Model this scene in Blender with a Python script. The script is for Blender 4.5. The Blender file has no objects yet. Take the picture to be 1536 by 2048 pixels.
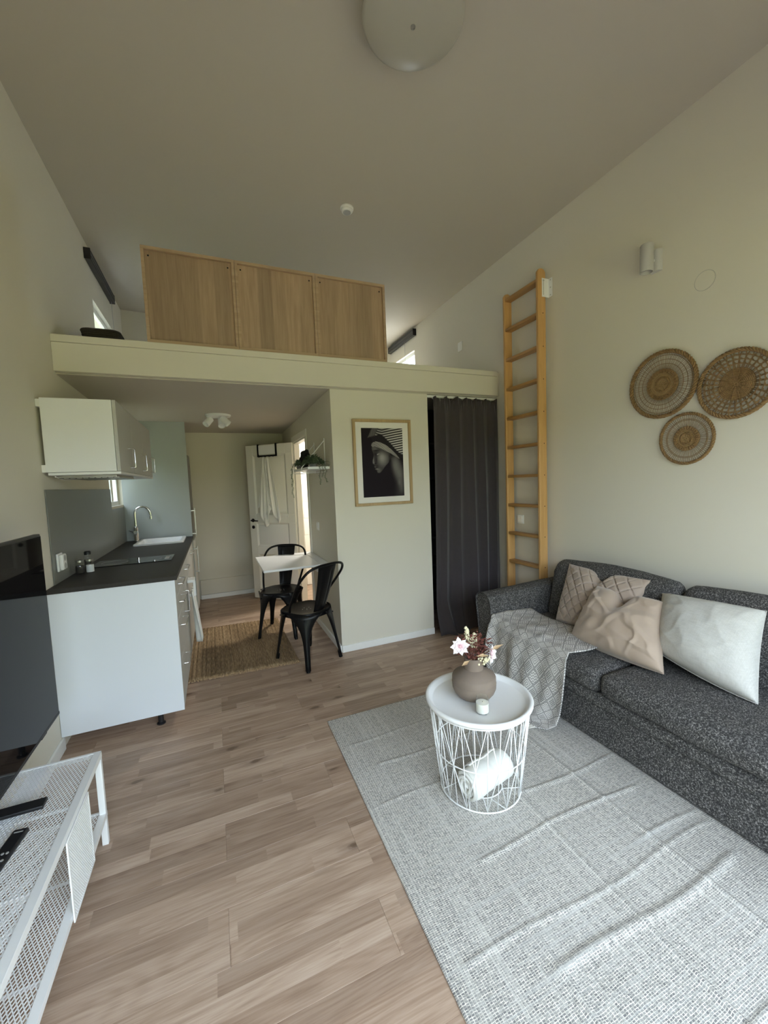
import bpy, bmesh, math, random
import numpy as np
from mathutils import Vector, Matrix, noise

SC = bpy.context.scene
COL = SC.collection
R = math.radians
random.seed(7)

# ------------------------------------------------------------------ camera
cam_d = bpy.data.cameras.new('camera')
cam = bpy.data.objects.new('camera', cam_d)
COL.objects.link(cam)
YAW, PIT, ROL, FPX = 0.397703, 0.0756109, -0.0397490, 803.87
fwd = Vector((math.sin(YAW) * math.cos(PIT), math.cos(YAW) * math.cos(PIT), -math.sin(PIT)))
rt = Vector((math.cos(YAW), -math.sin(YAW), 0))
up = rt.cross(fwd)
r2 = rt * math.cos(ROL) + up * math.sin(ROL)
u2 = -rt * math.sin(ROL) + up * math.cos(ROL)
cam.matrix_world = Matrix(((r2.x, u2.x, -fwd.x, 0), (r2.y, u2.y, -fwd.y, 0), (r2.z, u2.z, -fwd.z, 1.5), (0, 0, 0, 1)))
cam_d.sensor_fit = 'VERTICAL'
cam_d.sensor_height = 32.0
cam_d.sensor_width = 24.0
cam_d.lens = FPX / 2048 * 32.0
cam_d.clip_start = 0.02
SC.camera = cam

# ------------------------------------------------------------------ world, sun, window portal, exposure
w = bpy.data.worlds.new('world')
SC.world = w
w.use_nodes = True
wn = w.node_tree.nodes
bg = wn['Background']
bg.inputs[0].default_value = (0.75, 0.865, 1.0, 1)
bg.inputs[1].default_value = 4.5

sun_d = bpy.data.lights.new('sun', 'SUN')
sun = bpy.data.objects.new('sun', sun_d)
COL.objects.link(sun)
sun_d.energy = 11.0
sun_d.color = (1.0, 0.93, 0.80)
sun_d.angle = R(1.0)
sun.rotation_euler = Vector((-0.71, -0.07, -0.70)).to_track_quat('-Z', 'Y').to_euler()

def portal(name, loc, direction, sx, sy):
    d = bpy.data.lights.new(name, 'AREA')
    d.shape = 'RECTANGLE'; d.size = sx; d.size_y = sy
    d.cycles.is_portal = True
    o = bpy.data.objects.new(name, d)
    COL.objects.link(o)
    o.location = loc
    o.rotation_euler = Vector(direction).to_track_quat('-Z', 'Z').to_euler()
    return o

portal('glazing_portal', (0.9, -0.62, 1.13), (0, 1, 0), 3.1, 2.2)

SC.view_settings.view_transform = 'Standard'
SC.view_settings.look = 'None'
SC.view_settings.gamma = 1.0
SC.view_settings.use_curve_mapping = False
SC.view_settings.exposure = 1.52
SC.cycles.use_denoising = True
SC.cycles.max_bounces = 12
SC.cycles.diffuse_bounces = 7
SC.cycles.glossy_bounces = 4
SC.cycles.transparent_max_bounces = 16
SC.cycles.sample_clamp_indirect = 8.0
SC.cycles.caustics_reflective = False
SC.cycles.caustics_refractive = False

# ------------------------------------------------------------------ helpers
def world_mat(o):
    m = o.matrix_basis.copy()
    while o.parent:
        o = o.parent
        m = o.matrix_basis @ m
    return m

def tag(o, label=None, cat=None, group=None, kind=None):
    if label: o['label'] = label
    if cat: o['category'] = cat
    if group: o['group'] = group
    if kind: o['kind'] = kind
    return o

def thing(name, label, cat, loc=(0, 0, 0), rz=0.0, group=None):
    o = bpy.data.objects.new(name, None)
    COL.objects.link(o)
    o.empty_display_size = 0.05
    o.location = loc
    o.rotation_euler = (0, 0, rz)
    return tag(o, label, cat, group)

def copy_tree(o, parent=None):
    c = o.copy()
    COL.objects.link(c)
    c.parent = parent
    for ch in list(o.children):
        copy_tree(ch, c)
    return c

def pset(*keys):
    return keys

class MB:
    """collects shapes, builds ONE mesh object"""
    def __init__(s):
        s.v = []; s.f = []; s.uv = None; s.col = None
        s.eps = 4e-5; s.nb = 0      # boxes of one mesh shrink by a hair in turn, so that no two faces coincide
    def add(s, vs, fs):
        n = len(s.v)
        s.v.extend([tuple(p) for p in vs])
        s.f.extend([tuple(i + n for i in f) for f in fs])
        return s
    def box(s, x0, x1, y0, y1, z0, z1):
        e = s.eps * (s.nb % 6); s.nb += 1
        x0 += e; x1 -= e; y0 += e; y1 -= e; z0 += e; z1 -= e
        return s.add([(x0, y0, z0), (x1, y0, z0), (x1, y1, z0), (x0, y1, z0), (x0, y0, z1), (x1, y0, z1), (x1, y1, z1), (x0, y1, z1)],
                     [(3, 2, 1, 0), (4, 5, 6, 7), (0, 1, 5, 4), (1, 2, 6, 5), (2, 3, 7, 6), (3, 0, 4, 7)])
    def bar(s, a, b, w, h, upv=(0, 0, 1)):
        a = Vector(a); b = Vector(b); t = (b - a).normalized(); upv = Vector(upv)
        if abs(t.dot(upv)) > .99: upv = Vector((1, 0, 0))
        x = t.cross(upv).normalized() * w / 2; y = x.cross(t).normalized() * h / 2
        return s.add([a - x - y, a + x - y, a + x + y, a - x + y, b - x - y, b + x - y, b + x + y, b - x + y],
                     [(0, 1, 2, 3), (7, 6, 5, 4), (1, 0, 4, 5), (2, 1, 5, 6), (3, 2, 6, 7), (0, 3, 7, 4)])
    def tube(s, pts, r, n=8, closed=False, cap=True):
        pts = [Vector(p) for p in pts]; m = len(pts)
        rr = r if hasattr(r, '__len__') else [r] * m
        ref = None; vs = []
        for i, p in enumerate(pts):
            if closed: t = pts[(i + 1) % m] - pts[i - 1]
            else: t = pts[min(i + 1, m - 1)] - pts[max(i - 1, 0)]
            t.normalize()
            if ref is None:
                ref = Vector((0, 0, 1)) if abs(t.z) < .9 else Vector((1, 0, 0))
            x = (ref - t * ref.dot(t)).normalized(); y = t.cross(x); ref = x
            for k in range(n):
                a = 2 * math.pi * k / n
                vs.append(p + (x * math.cos(a) + y * math.sin(a)) * rr[i])
        fs = []
        for i in range(m if closed else m - 1):
            j = (i + 1) % m
            for k in range(n):
                fs.append((i * n + k, i * n + (k + 1) % n, j * n + (k + 1) % n, j * n + k))
        if cap and not closed:
            fs.append(tuple(range(n - 1, -1, -1))); fs.append(tuple((m - 1) * n + k for k in range(n)))
        return s.add(vs, fs)
    def lathe(s, prof, n=32, c=(0, 0, 0), axis=(0, 0, 1)):
        q = Vector((0, 0, 1)).rotation_difference(Vector(axis)); c = Vector(c)
        vs = []; m = len(prof)
        for r, z in prof:
            for k in range(n):
                a = 2 * math.pi * k / n
                vs.append(c + q @ Vector((r * math.cos(a), r * math.sin(a), z)))
        fs = [(i * n + k, i * n + (k + 1) % n, (i + 1) * n + (k + 1) % n, (i + 1) * n + k) for i in range(m - 1) for k in range(n)]
        if prof[0][0] > 1e-6: fs.append(tuple(range(n - 1, -1, -1)))
        if prof[-1][0] > 1e-6: fs.append(tuple((m - 1) * n + k for k in range(n)))
        return s.add(vs, fs)
    def cyl(s, a, b, r, n=16, r2=None):
        a = Vector(a); b = Vector(b)
        return s.lathe([(r, 0), (r if r2 is None else r2, (b - a).length)], n, a, (b - a).normalized())
    def ball(s, c, r, n=8, sq=(1, 1, 1)):
        c = Vector(c); vs = [c + Vector((0, 0, -r * sq[2]))]; m = max(3, n // 2)
        for i in range(1, m):
            ph = -math.pi / 2 + math.pi * i / m
            for k in range(n):
                a = 2 * math.pi * k / n
                vs.append(c + Vector((r * sq[0] * math.cos(ph) * math.cos(a), r * sq[1] * math.cos(ph) * math.sin(a), r * sq[2] * math.sin(ph))))
        vs.append(c + Vector((0, 0, r * sq[2])))
        fs = [(0, 1 + (k + 1) % n, 1 + k) for k in range(n)]
        for i in range(m - 2):
            fs += [(1 + i * n + k, 1 + i * n + (k + 1) % n, 1 + (i + 1) * n + (k + 1) % n, 1 + (i + 1) * n + k) for k in range(n)]
        L = len(vs) - 1; b = 1 + (m - 2) * n
        fs += [(b + k, b + (k + 1) % n, L) for k in range(n)]
        return s.add(vs, fs)
    def prism(s, poly, d):
        """polygon of 3-D points extruded by vector d"""
        p = [Vector(q) for q in poly]; n = len(p); d = Vector(d)
        vs = p + [q + d for q in p]
        fs = [tuple(range(n - 1, -1, -1)), tuple(range(n, 2 * n))] + [(i, (i + 1) % n, n + (i + 1) % n, n + i) for i in range(n)]
        return s.add(vs, fs)
    def grid(s, fn, nu, nv, uv=None):
        n0 = len(s.v); vs = []; uvs = []
        for i in range(nu + 1):
            for j in range(nv + 1):
                vs.append(fn(i / nu, j / nv))
                if uv: uvs.append(uv(i / nu, j / nv))
        fs = [(i * (nv + 1) + j, (i + 1) * (nv + 1) + j, (i + 1) * (nv + 1) + j + 1, i * (nv + 1) + j + 1) for i in range(nu) for j in range(nv)]
        s.add(vs, fs)
        if uv:
            s.uv = (s.uv or [(0, 0)] * n0) + uvs
        return s
    def mesh(s, name, mat, inv=None, smooth=None):
        me = bpy.data.meshes.new(name)
        vs = s.v if inv is None else [tuple(inv @ Vector(p)) for p in s.v]
        me.from_pydata(vs, [], s.f)
        if mat: me.materials.append(mat)
        if s.uv:
            ul = me.uv_layers.new(name='UVMap')
            li = np.empty(len(me.loops), int); me.loops.foreach_get('vertex_index', li)
            ul.data.foreach_set('uv', np.array(s.uv)[li].astype(np.float32).ravel())
        bm = bmesh.new(); bm.from_mesh(me)
        bmesh.ops.recalc_face_normals(bm, faces=bm.faces)
        bm.to_mesh(me); bm.free()
        if smooth is not None:
            me.shade_smooth()
            if smooth < 3: me.set_sharp_from_angle(angle=smooth)
        return me
    def build(s, name, mat, parent=None, smooth=.7, bevel=0, seg=2, solid=0, sub=0, world=False, label=None, loc=None):
        inv = world_mat(parent).inverted() if (world and parent) else None
        me = s.mesh(name, mat, inv, smooth)
        o = bpy.data.objects.new(name, me)
        COL.objects.link(o)
        o.parent = parent
        if loc is not None: o.location = loc
        if sub:
            m = o.modifiers.new('sub', 'SUBSURF'); m.levels = sub; m.render_levels = sub
        if solid:
            m = o.modifiers.new('solid', 'SOLIDIFY'); m.thickness = solid; m.offset = 0
        if bevel:
            m = o.modifiers.new('bev', 'BEVEL'); m.width = bevel; m.segments = seg; m.limit_method = 'ANGLE'; m.angle_limit = R(40)
        if label: o['label'] = label
        return o

def struct(mb, name, mat, parent=None, **k):
    o = mb.build(name, mat, parent, **k)
    if parent is None: o['kind'] = 'structure'
    return o

# ------------------------------------------------------------------ materials
class NT:
    def __init__(s, name):
        s.m = bpy.data.materials.new(name); s.m.use_nodes = True
        s.n = s.m.node_tree.nodes; s.l = s.m.node_tree.links
        s.b = s.n['Principled BSDF']
    def node(s, t, **kw):
        n = s.n.new(t)
        for k, v in kw.items(): setattr(n, k, v)
        return n
    def set(s, sock, v):
        if isinstance(v, bpy.types.NodeSocket): s.l.new(v, sock)
        else: sock.default_value = v
    def math(s, op, a, b=0.0, c=0.0):
        n = s.node('ShaderNodeMath', operation=op)
        for i, v in enumerate((a, b, c)): s.set(n.inputs[i], v)
        return n.outputs[0]
    def coord(s, out='Object', scale=(1, 1, 1), rot=(0, 0, 0), loc=(0, 0, 0)):
        t = s.node('ShaderNodeTexCoord'); m = s.node('ShaderNodeMapping')
        s.l.new(t.outputs[out], m.inputs[0])
        m.inputs['Scale'].default_value = scale; m.inputs['Rotation'].default_value = rot; m.inputs['Location'].default_value = loc
        return m.outputs[0]
    def geo(s, scale=(1, 1, 1), rot=(0, 0, 0)):
        t = s.node('ShaderNodeNewGeometry'); m = s.node('ShaderNodeMapping')
        s.l.new(t.outputs['Position'], m.inputs[0])
        m.inputs['Scale'].default_value = scale; m.inputs['Rotation'].default_value = rot
        return m.outputs[0]
    def noise(s, vec, scale=5.0, detail=3.0, rough=.5, dist=0.0):
        n = s.node('ShaderNodeTexNoise')
        s.l.new(vec, n.inputs['Vector'])
        n.inputs['Scale'].default_value = scale; n.inputs['Detail'].default_value = detail
        n.inputs['Roughness'].default_value = rough; n.inputs['Distortion'].default_value = dist
        return n.outputs[0]
    def ramp(s, fac, stops, interp='LINEAR'):
        n = s.node('ShaderNodeValToRGB'); s.set(n.inputs[0], fac)
        cr = n.color_ramp; cr.interpolation = interp
        while len(cr.elements) < len(stops): cr.elements.new(.5)
        for e, (p, c) in zip(cr.elements, stops):
            e.position = p; e.color = (*c, 1) if len(c) == 3 else c
        return n.outputs[0]
    def mix(s, fac, a, b, blend='MIX'):
        n = s.node('ShaderNodeMix', data_type='RGBA', blend_type=blend)
        s.set(n.inputs[0], fac)
        for i, v in ((6, a), (7, b)):
            if isinstance(v, tuple) and len(v) == 3: v = (*v, 1)
            s.set(n.inputs[i], v)
        return n.outputs[2]
    def bump(s, h, strength=.3, dist=.001):
        n = s.node('ShaderNodeBump'); n.inputs['Strength'].default_value = strength; n.inputs['Distance'].default_value = dist
        s.l.new(h, n.inputs['Height']); s.l.new(n.outputs[0], s.b.inputs['Normal'])
    def base(s, col, rough=.5, metal=0.0, **kw):
        if isinstance(col, tuple) and len(col) == 3: col = (*col, 1)
        s.set(s.b.inputs['Base Color'], col); s.set(s.b.inputs['Roughness'], rough); s.set(s.b.inputs['Metallic'], metal)
        for k, v in kw.items(): s.set(s.b.inputs[k], v)
        return s

def plain(name, col, rough=.5, metal=0.0, var=.04, scale=6.0, bump=0.0, bscale=300.0, bdist=.0006, **kw):
    """a procedural coat: gentle tone variation, optional fine relief"""
    t = NT(name)
    n = t.noise(t.coord(), scale, 3)
    c = t.mix(n, tuple(max(0, x * (1 - var)) for x in col), tuple(min(1, x * (1 + var)) for x in col))
    t.base(c, rough, metal, **kw)
    if bump: t.bump(t.noise(t.coord(), bscale, 2), bump, bdist)
    return t.m

def wood(name, c1, c2, axis=0, rough=.45, scale=1.0, planks=0.0, plank_axis=0, dark=None):
    t = NT(name)
    sc = [38 * scale] * 3; sc[axis] = 2.2 * scale
    v = t.geo(tuple(sc))
    n = t.noise(v, 1.0, 6, .6, .6)
    sc2 = [190 * scale] * 3; sc2[axis] = 6 * scale
    n2 = t.noise(t.geo(tuple(sc2)), 1.0, 3, .5)
    f = t.math('ADD', t.math('MULTIPLY', n, .7), t.math('MULTIPLY', n2, .3))
    c = t.ramp(f, [(.32, c1), (.68, c2)])
    if planks:
        sep = t.node('ShaderNodeSeparateXYZ'); t.l.new(t.geo(), sep.inputs[0])
        wn_ = t.node('ShaderNodeTexWhiteNoise', noise_dimensions='1D')
        t.l.new(t.math('FLOOR', t.math('DIVIDE', sep.outputs[plank_axis], planks)), wn_.inputs['W'])
        k = t.math('ADD', t.math('MULTIPLY', wn_.outputs[0], .32), .80)
        cc = t.node('ShaderNodeCombineXYZ')
        for i in range(3): t.l.new(k, cc.inputs[i])
        c = t.mix(1.0, c, cc.outputs[0], 'MULTIPLY')
    t.base(c, rough)
    t.bump(n2, .15, .0005)
    return t.m

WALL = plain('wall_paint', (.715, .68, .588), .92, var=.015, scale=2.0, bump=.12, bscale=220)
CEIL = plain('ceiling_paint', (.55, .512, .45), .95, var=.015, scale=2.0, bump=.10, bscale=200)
WHITE = plain('white_lacquer', (.85, .86, .87), .38, var=.01)
FRONT = plain('front_grey', (.52, .52, .50), .42, var=.01)
WHITE_TRIM = plain('white_trim', (.86, .86, .84), .45, var=.01)
DOORW = plain('door_white', (.84, .83, .77), .42, var=.01)
METALW = plain('white_metal', (.87, .88, .89), .42, var=.01)
CHROME = plain('chrome', (.82, .82, .83), .12, 1.0, var=.02)
STEEL = plain('brushed_steel', (.55, .55, .54), .32, 1.0, var=.03)
BLACKM = plain('black_metal', (.0045, .0045, .005), .36, var=.1, scale=20, **{'Specular IOR Level': .24})
BLACKP = plain('black_plastic', (.012, .012, .014), .45, var=.1)
SCREEN = plain('screen_glass', (.004, .004, .005), .035, var=.1)
SCREEN.node_tree.nodes['Principled BSDF'].inputs['Specular IOR Level'].default_value = .11
WORKTOP = plain('worktop_laminate', (.036, .032, .029), .52, var=.25, scale=120, **{'Specular IOR Level': .28})
SPLASH = plain('splash_panel', (.19, .195, .175), .34, var=.03, scale=3)
HOBG = plain('hob_glass', (.006, .006, .007), .04, var=.1)
CERAMIC = plain('ceramic_white', (.88, .88, .87), .18, var=.01)
PLASTICW = plain('white_plastic', (.86, .86, .84), .35, var=.01)
LAMPW = plain('lamp_grey_white', (.52, .51, .50), .45, var=.01)
GREYP = plain('grey_cap', (.42, .42, .42), .5, var=.03)
DARKBAR = plain('dark_cassette', (.035, .037, .04), .38, var=.05)
VASE = plain('vase_stoneware', (.205, .160, .130), .72, var=.10, scale=30, bump=.25, bscale=160, bdist=.001)
WAX = plain('candle_wax', (.90, .88, .82), .5, var=.02)
CLOSETSHADE = plain('closet_shade', (.022, .021, .022), .9)  # near-black puts the shade inside the closet into the colour
BLACKBUST = plain('bust_black', (.008, .008, .008), .7, var=.1, bump=.3, bscale=60)
CURT = plain('curtain_cloth', (.050, .041, .044), .9, var=.10, scale=40, bump=.3, bscale=900)
CURT.node_tree.nodes['Principled BSDF'].inputs['Sheen Weight'].default_value = .25
TOWEL = plain('towel_cloth', (.84, .84, .80), .95, var=.03, scale=30, bump=.6, bscale=500, bdist=.0015)
WICKERD = plain('dark_wicker', (.035, .028, .022), .7, var=.3, scale=80)
MATTR = plain('mattress_cloth', (.74, .70, .62), .95, var=.05)
TAN = wood('tan_frame', (.40, .27, .13), (.52, .37, .19), axis=2, rough=.5)
LADDER = wood('pine_ladder', (.56, .31, .105), (.72, .44, .18), axis=2, rough=.42)
TREADW = wood('pine_tread', (.34, .18, .058), (.46, .26, .095), axis=1, rough=.45)
OAK = wood('oak_panel', (.325, .218, .140), (.47, .335, .225), axis=2, rough=.5, planks=.105, plank_axis=0)
OAKF = wood('oak_frame', (.38, .26, .165), (.50, .365, .245), axis=0, rough=.5)
STRAW = wood('straw', (.17, .095, .035), (.34, .21, .09), axis=0, rough=.75, scale=3)
STRAWL = wood('straw_light', (.24, .15, .06), (.42, .28, .13), axis=0, rough=.75, scale=3)
LEAFG = plain('leaf_green', (.075, .13, .055), .55, var=.4, scale=60)
LEAFM = plain('leaf_muted_green', (.13, .175, .10), .6, var=.5, scale=60)
LEAFG2 = plain('leaf_grey_green', (.16, .22, .14), .6, var=.3, scale=60)
BURG = plain('leaf_burgundy', (.22, .075, .06), .6, var=.4, scale=80)
CREAMB = plain('bud_cream', (.80, .74, .52), .6, var=.1, scale=80)
TANLEAF = plain('leaf_tan', (.48, .33, .19), .6, var=.2, scale=50)
PINKC = plain('petal_pink', (.80, .50, .55), .6, var=.08, scale=40)
def petal_mat():
    t = NT('petal_white')
    g = t.node('ShaderNodeTexCoord')
    sep = t.node('ShaderNodeSeparateXYZ'); t.l.new(g.outputs['UV'], sep.inputs[0])
    c = t.ramp(sep.outputs[0], [(0.0, (.80, .50, .56)), (.45, (.88, .80, .83)), (1.0, (.90, .88, .89))])
    t.base(c, .6); return t.m
PETAL = petal_mat()
QUILT = plain('velvet_taupe', (.40, .315, .255), .75, var=.10, scale=9, bump=.2, bscale=700)
VELV = plain('velvet_beige', (.42, .325, .255), .72, var=.10, scale=9, bump=.2, bscale=700)
for m_ in (QUILT, VELV):
    m_.node_tree.nodes['Principled BSDF'].inputs['Sheen Weight'].default_value = .35
LINENP = None
def linen():
    t = NT('linen_offwhite')
    a = t.noise(t.coord('Object', (420, 30, 30)), 1, 2); b = t.noise(t.coord('Object', (30, 30, 420)), 1, 2); d = t.noise(t.coord('Object', (30, 420, 30)), 1, 2)
    f = t.math('MULTIPLY', t.math('ADD', t.math('ADD', a, b), d), .333)
    t.base(t.ramp(f, [(.35, (.47, .46, .43)), (.65, (.59, .58, .55))]), .95)
    t.bump(f, .3, .0008); return t.m
LINENP = linen()

def tweed():
    t = NT('sofa_tweed')
    sp = t.node('ShaderNodeSeparateXYZ'); t.l.new(t.coord('Object'), sp.inputs[0])
    q = .0044
    rx = t.math('FLOOR', t.math('DIVIDE', sp.outputs[0], q)); rz = t.math('FLOOR', t.math('DIVIDE', sp.outputs[2], q))
    cb = t.node('ShaderNodeCombineXYZ'); t.l.new(t.math('MULTIPLY', rx, 3.7), cb.inputs[0]); t.l.new(t.math('MULTIPLY', sp.outputs[1], 170.0), cb.inputs[1]); t.l.new(t.math('MULTIPLY', rz, 5.3), cb.inputs[2])
    a = t.noise(cb.outputs[0], 1.0, 1, .5)
    b = t.noise(t.coord('Object', (420, 420, 420)), 1, 2, .6)
    c = t.noise(t.coord('Object', (7, 4, 7)), 1, 3)
    gap = t.math('MULTIPLY', t.math('SINE', t.math('MULTIPLY', t.math('ADD', t.math('DIVIDE', sp.outputs[2], q), t.math('DIVIDE', sp.outputs[0], q)), 6.2832)), .035)
    f = t.math('ADD', t.math('ADD', t.math('MULTIPLY', a, .68), t.math('MULTIPLY', b, .32)), gap)
    col = t.ramp(f, [(.37, (.013, .012, .012)), (.49, (.052, .049, .048)), (.57, (.135, .129, .125)), (.67, (.38, .365, .35))])
    col = t.mix(t.math('MULTIPLY', c, .3), col, (.035, .036, .040))
    t.base(col, .95)
    t.bump(f, .6, .0025); return t.m
SOFA = tweed()

def rug_mat():
    t = NT('woven_rug')
    v = t.coord('Object')
    wob = t.noise(t.coord('Object', (9, 9, 9)), 1, 2)
    br = t.node('ShaderNodeTexBrick', offset=0.0)
    dn = t.node('ShaderNodeTexNoise'); t.l.new(t.coord('Object', (55, 55, 1)), dn.inputs['Vector']); dn.inputs['Scale'].default_value = 1.0
    dv_ = t.node('ShaderNodeVectorMath', operation='SCALE'); t.l.new(dn.outputs[1], dv_.inputs[0]); dv_.inputs['Scale'].default_value = .0055
    av = t.node('ShaderNodeVectorMath', operation='ADD'); t.l.new(v, av.inputs[0]); t.l.new(dv_.outputs[0], av.inputs[1])
    t.l.new(av.outputs[0], br.inputs['Vector'])
    mo = t.ramp(t.noise(t.coord('Object', (70, 130, 1)), 1, 2), [(.38, (.42, .40, .36)), (.6, (.80, .76, .68))])
    t.l.new(mo, br.inputs['Mortar'])
    for k, x in (('Color1', (.18, .175, .178, 1)), ('Color2', (.38, .365, .35, 1)), ('Mortar', (.70, .675, .62, 1)), ('Scale', 1.0), ('Mortar Size', .0013), ('Mortar Smooth', .5), ('Bias', -.1), ('Brick Width', .0105), ('Row Height', .0064)):
        br.inputs[k].default_value = x
    streak = t.noise(t.coord('Object', (90, 1.6, 1)), 1, 2)
    streak2 = t.noise(t.coord('Object', (1.6, 70, 1)), 1, 2)
    c = t.mix(t.ramp(streak, [(.5, (0, 0, 0)), (.75, (.7, .7, .7))]), br.outputs[0], (.60, .585, .545))
    c = t.mix(t.ramp(streak2, [(.52, (0, 0, 0)), (.8, (.8, .8, .8))]), c, (.50, .495, .48))
    t.base(c, .95)
    t.bump(br.outputs[1], .35, .001); return t.m
RUG = rug_mat()

def jute_mat():
    t = NT('jute_braid')
    wv = t.node('ShaderNodeTexWave', wave_type='BANDS', bands_direction='X')
    t.l.new(t.coord('Object', (1, 1, 1)), wv.inputs['Vector'])
    wv.inputs['Scale'].default_value = 13.0; wv.inputs['Distortion'].default_value = 1.2; wv.inputs['Detail'].default_value = 2; wv.inputs['Detail Scale'].default_value = 8
    st = t.noise(t.coord('Object', (110, 14, 1)), 1, 4, .6)
    fl = t.noise(t.coord('Object', (220, 220, 1)), 1, 2)
    big = t.noise(t.coord('Object', (6, 1.5, 1)), 1, 2)
    f = t.math('ADD', t.math('ADD', t.math('MULTIPLY', st, .45), t.math('MULTIPLY', fl, .3)), t.math('MULTIPLY', big, .25))
    c = t.ramp(f, [(.36, (.085, .052, .026)), (.5, (.25, .165, .085)), (.64, (.47, .345, .205))])
    t.base(c, .95)
    t.bump(t.math('ADD', wv.outputs[1], fl), .6, .004); return t.m
JUTE = jute_mat()

def throw_mat():
    t = NT('throw_pattern')
    tc = t.node('ShaderNodeTexCoord'); sep = t.node('ShaderNodeSeparateXYZ'); t.l.new(tc.outputs['UV'], sep.inputs[0])
    u, v = sep.outputs[0], sep.outputs[1]
    p = .080
    a = t.math('DIVIDE', t.math('ADD', u, t.math('MULTIPLY', v, .9)), p)
    b = t.math('DIVIDE', t.math('SUBTRACT', u, t.math('MULTIPLY', v, .9)), p)
    fa = t.math('ABSOLUTE', t.math('SUBTRACT', t.math('FRACT', a), .5))
    fb = t.math('ABSOLUTE', t.math('SUBTRACT', t.math('FRACT', b), .5))
    d = t.math('MAXIMUM', fa, fb)
    rings = t.math('GREATER_THAN', t.math('SINE', t.math('MULTIPLY', d, 2 * math.pi * 6.0)), -.15)
    ia = t.math('FLOOR', a); ib = t.math('FLOOR', b)
    par = t.math('LESS_THAN', t.math('ABSOLUTE', t.math('SUBTRACT', t.math('FLOORED_MODULO', t.math('ADD', ia, t.math('MULTIPLY', ib, 2)), 3), 0)), .5)
    hatch = t.math('GREATER_THAN', t.math('MULTIPLY', t.math('SINE', t.math('MULTIPLY', u, 2 * math.pi / .0125)), t.math('SINE', t.math('MULTIPLY', v, 2 * math.pi / .0125))), .05)
    inner = t.math('MULTIPLY', par, t.math('LESS_THAN', d, .36))
    # zig-zag bands in one family of cells
    par2 = t.math('COMPARE', t.math('FLOORED_MODULO', t.math('ADD', ia, t.math('MULTIPLY', ib, 2)), 3), 1.0, .4)
    zig = t.math('GREATER_THAN', t.math('SINE', t.math('MULTIPLY', t.math('ADD', v, t.math('PINGPONG', u, .009)), 2 * math.pi / .0135)), -.1)
    inner2 = t.math('MULTIPLY', par2, t.math('LESS_THAN', d, .42))
    m = t.mix(inner2, rings, zig)
    light = t.mix(m, (.28, .265, .26), (.76, .735, .71))
    hc = t.mix(hatch, (.12, .115, .12), (.72, .70, .67))
    c = t.mix(inner, light, hc)
    n = t.noise(t.coord('UV', (500, 500, 1)), 1, 2)
    c = t.mix(t.math('MULTIPLY', n, .25), c, (.40, .38, .37))
    t.base(c, .95)
    t.bump(t.math('ADD', t.math('MULTIPLY', rings, .5), n), .5, .002)
    return t.m
THROW = throw_mat()

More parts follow.
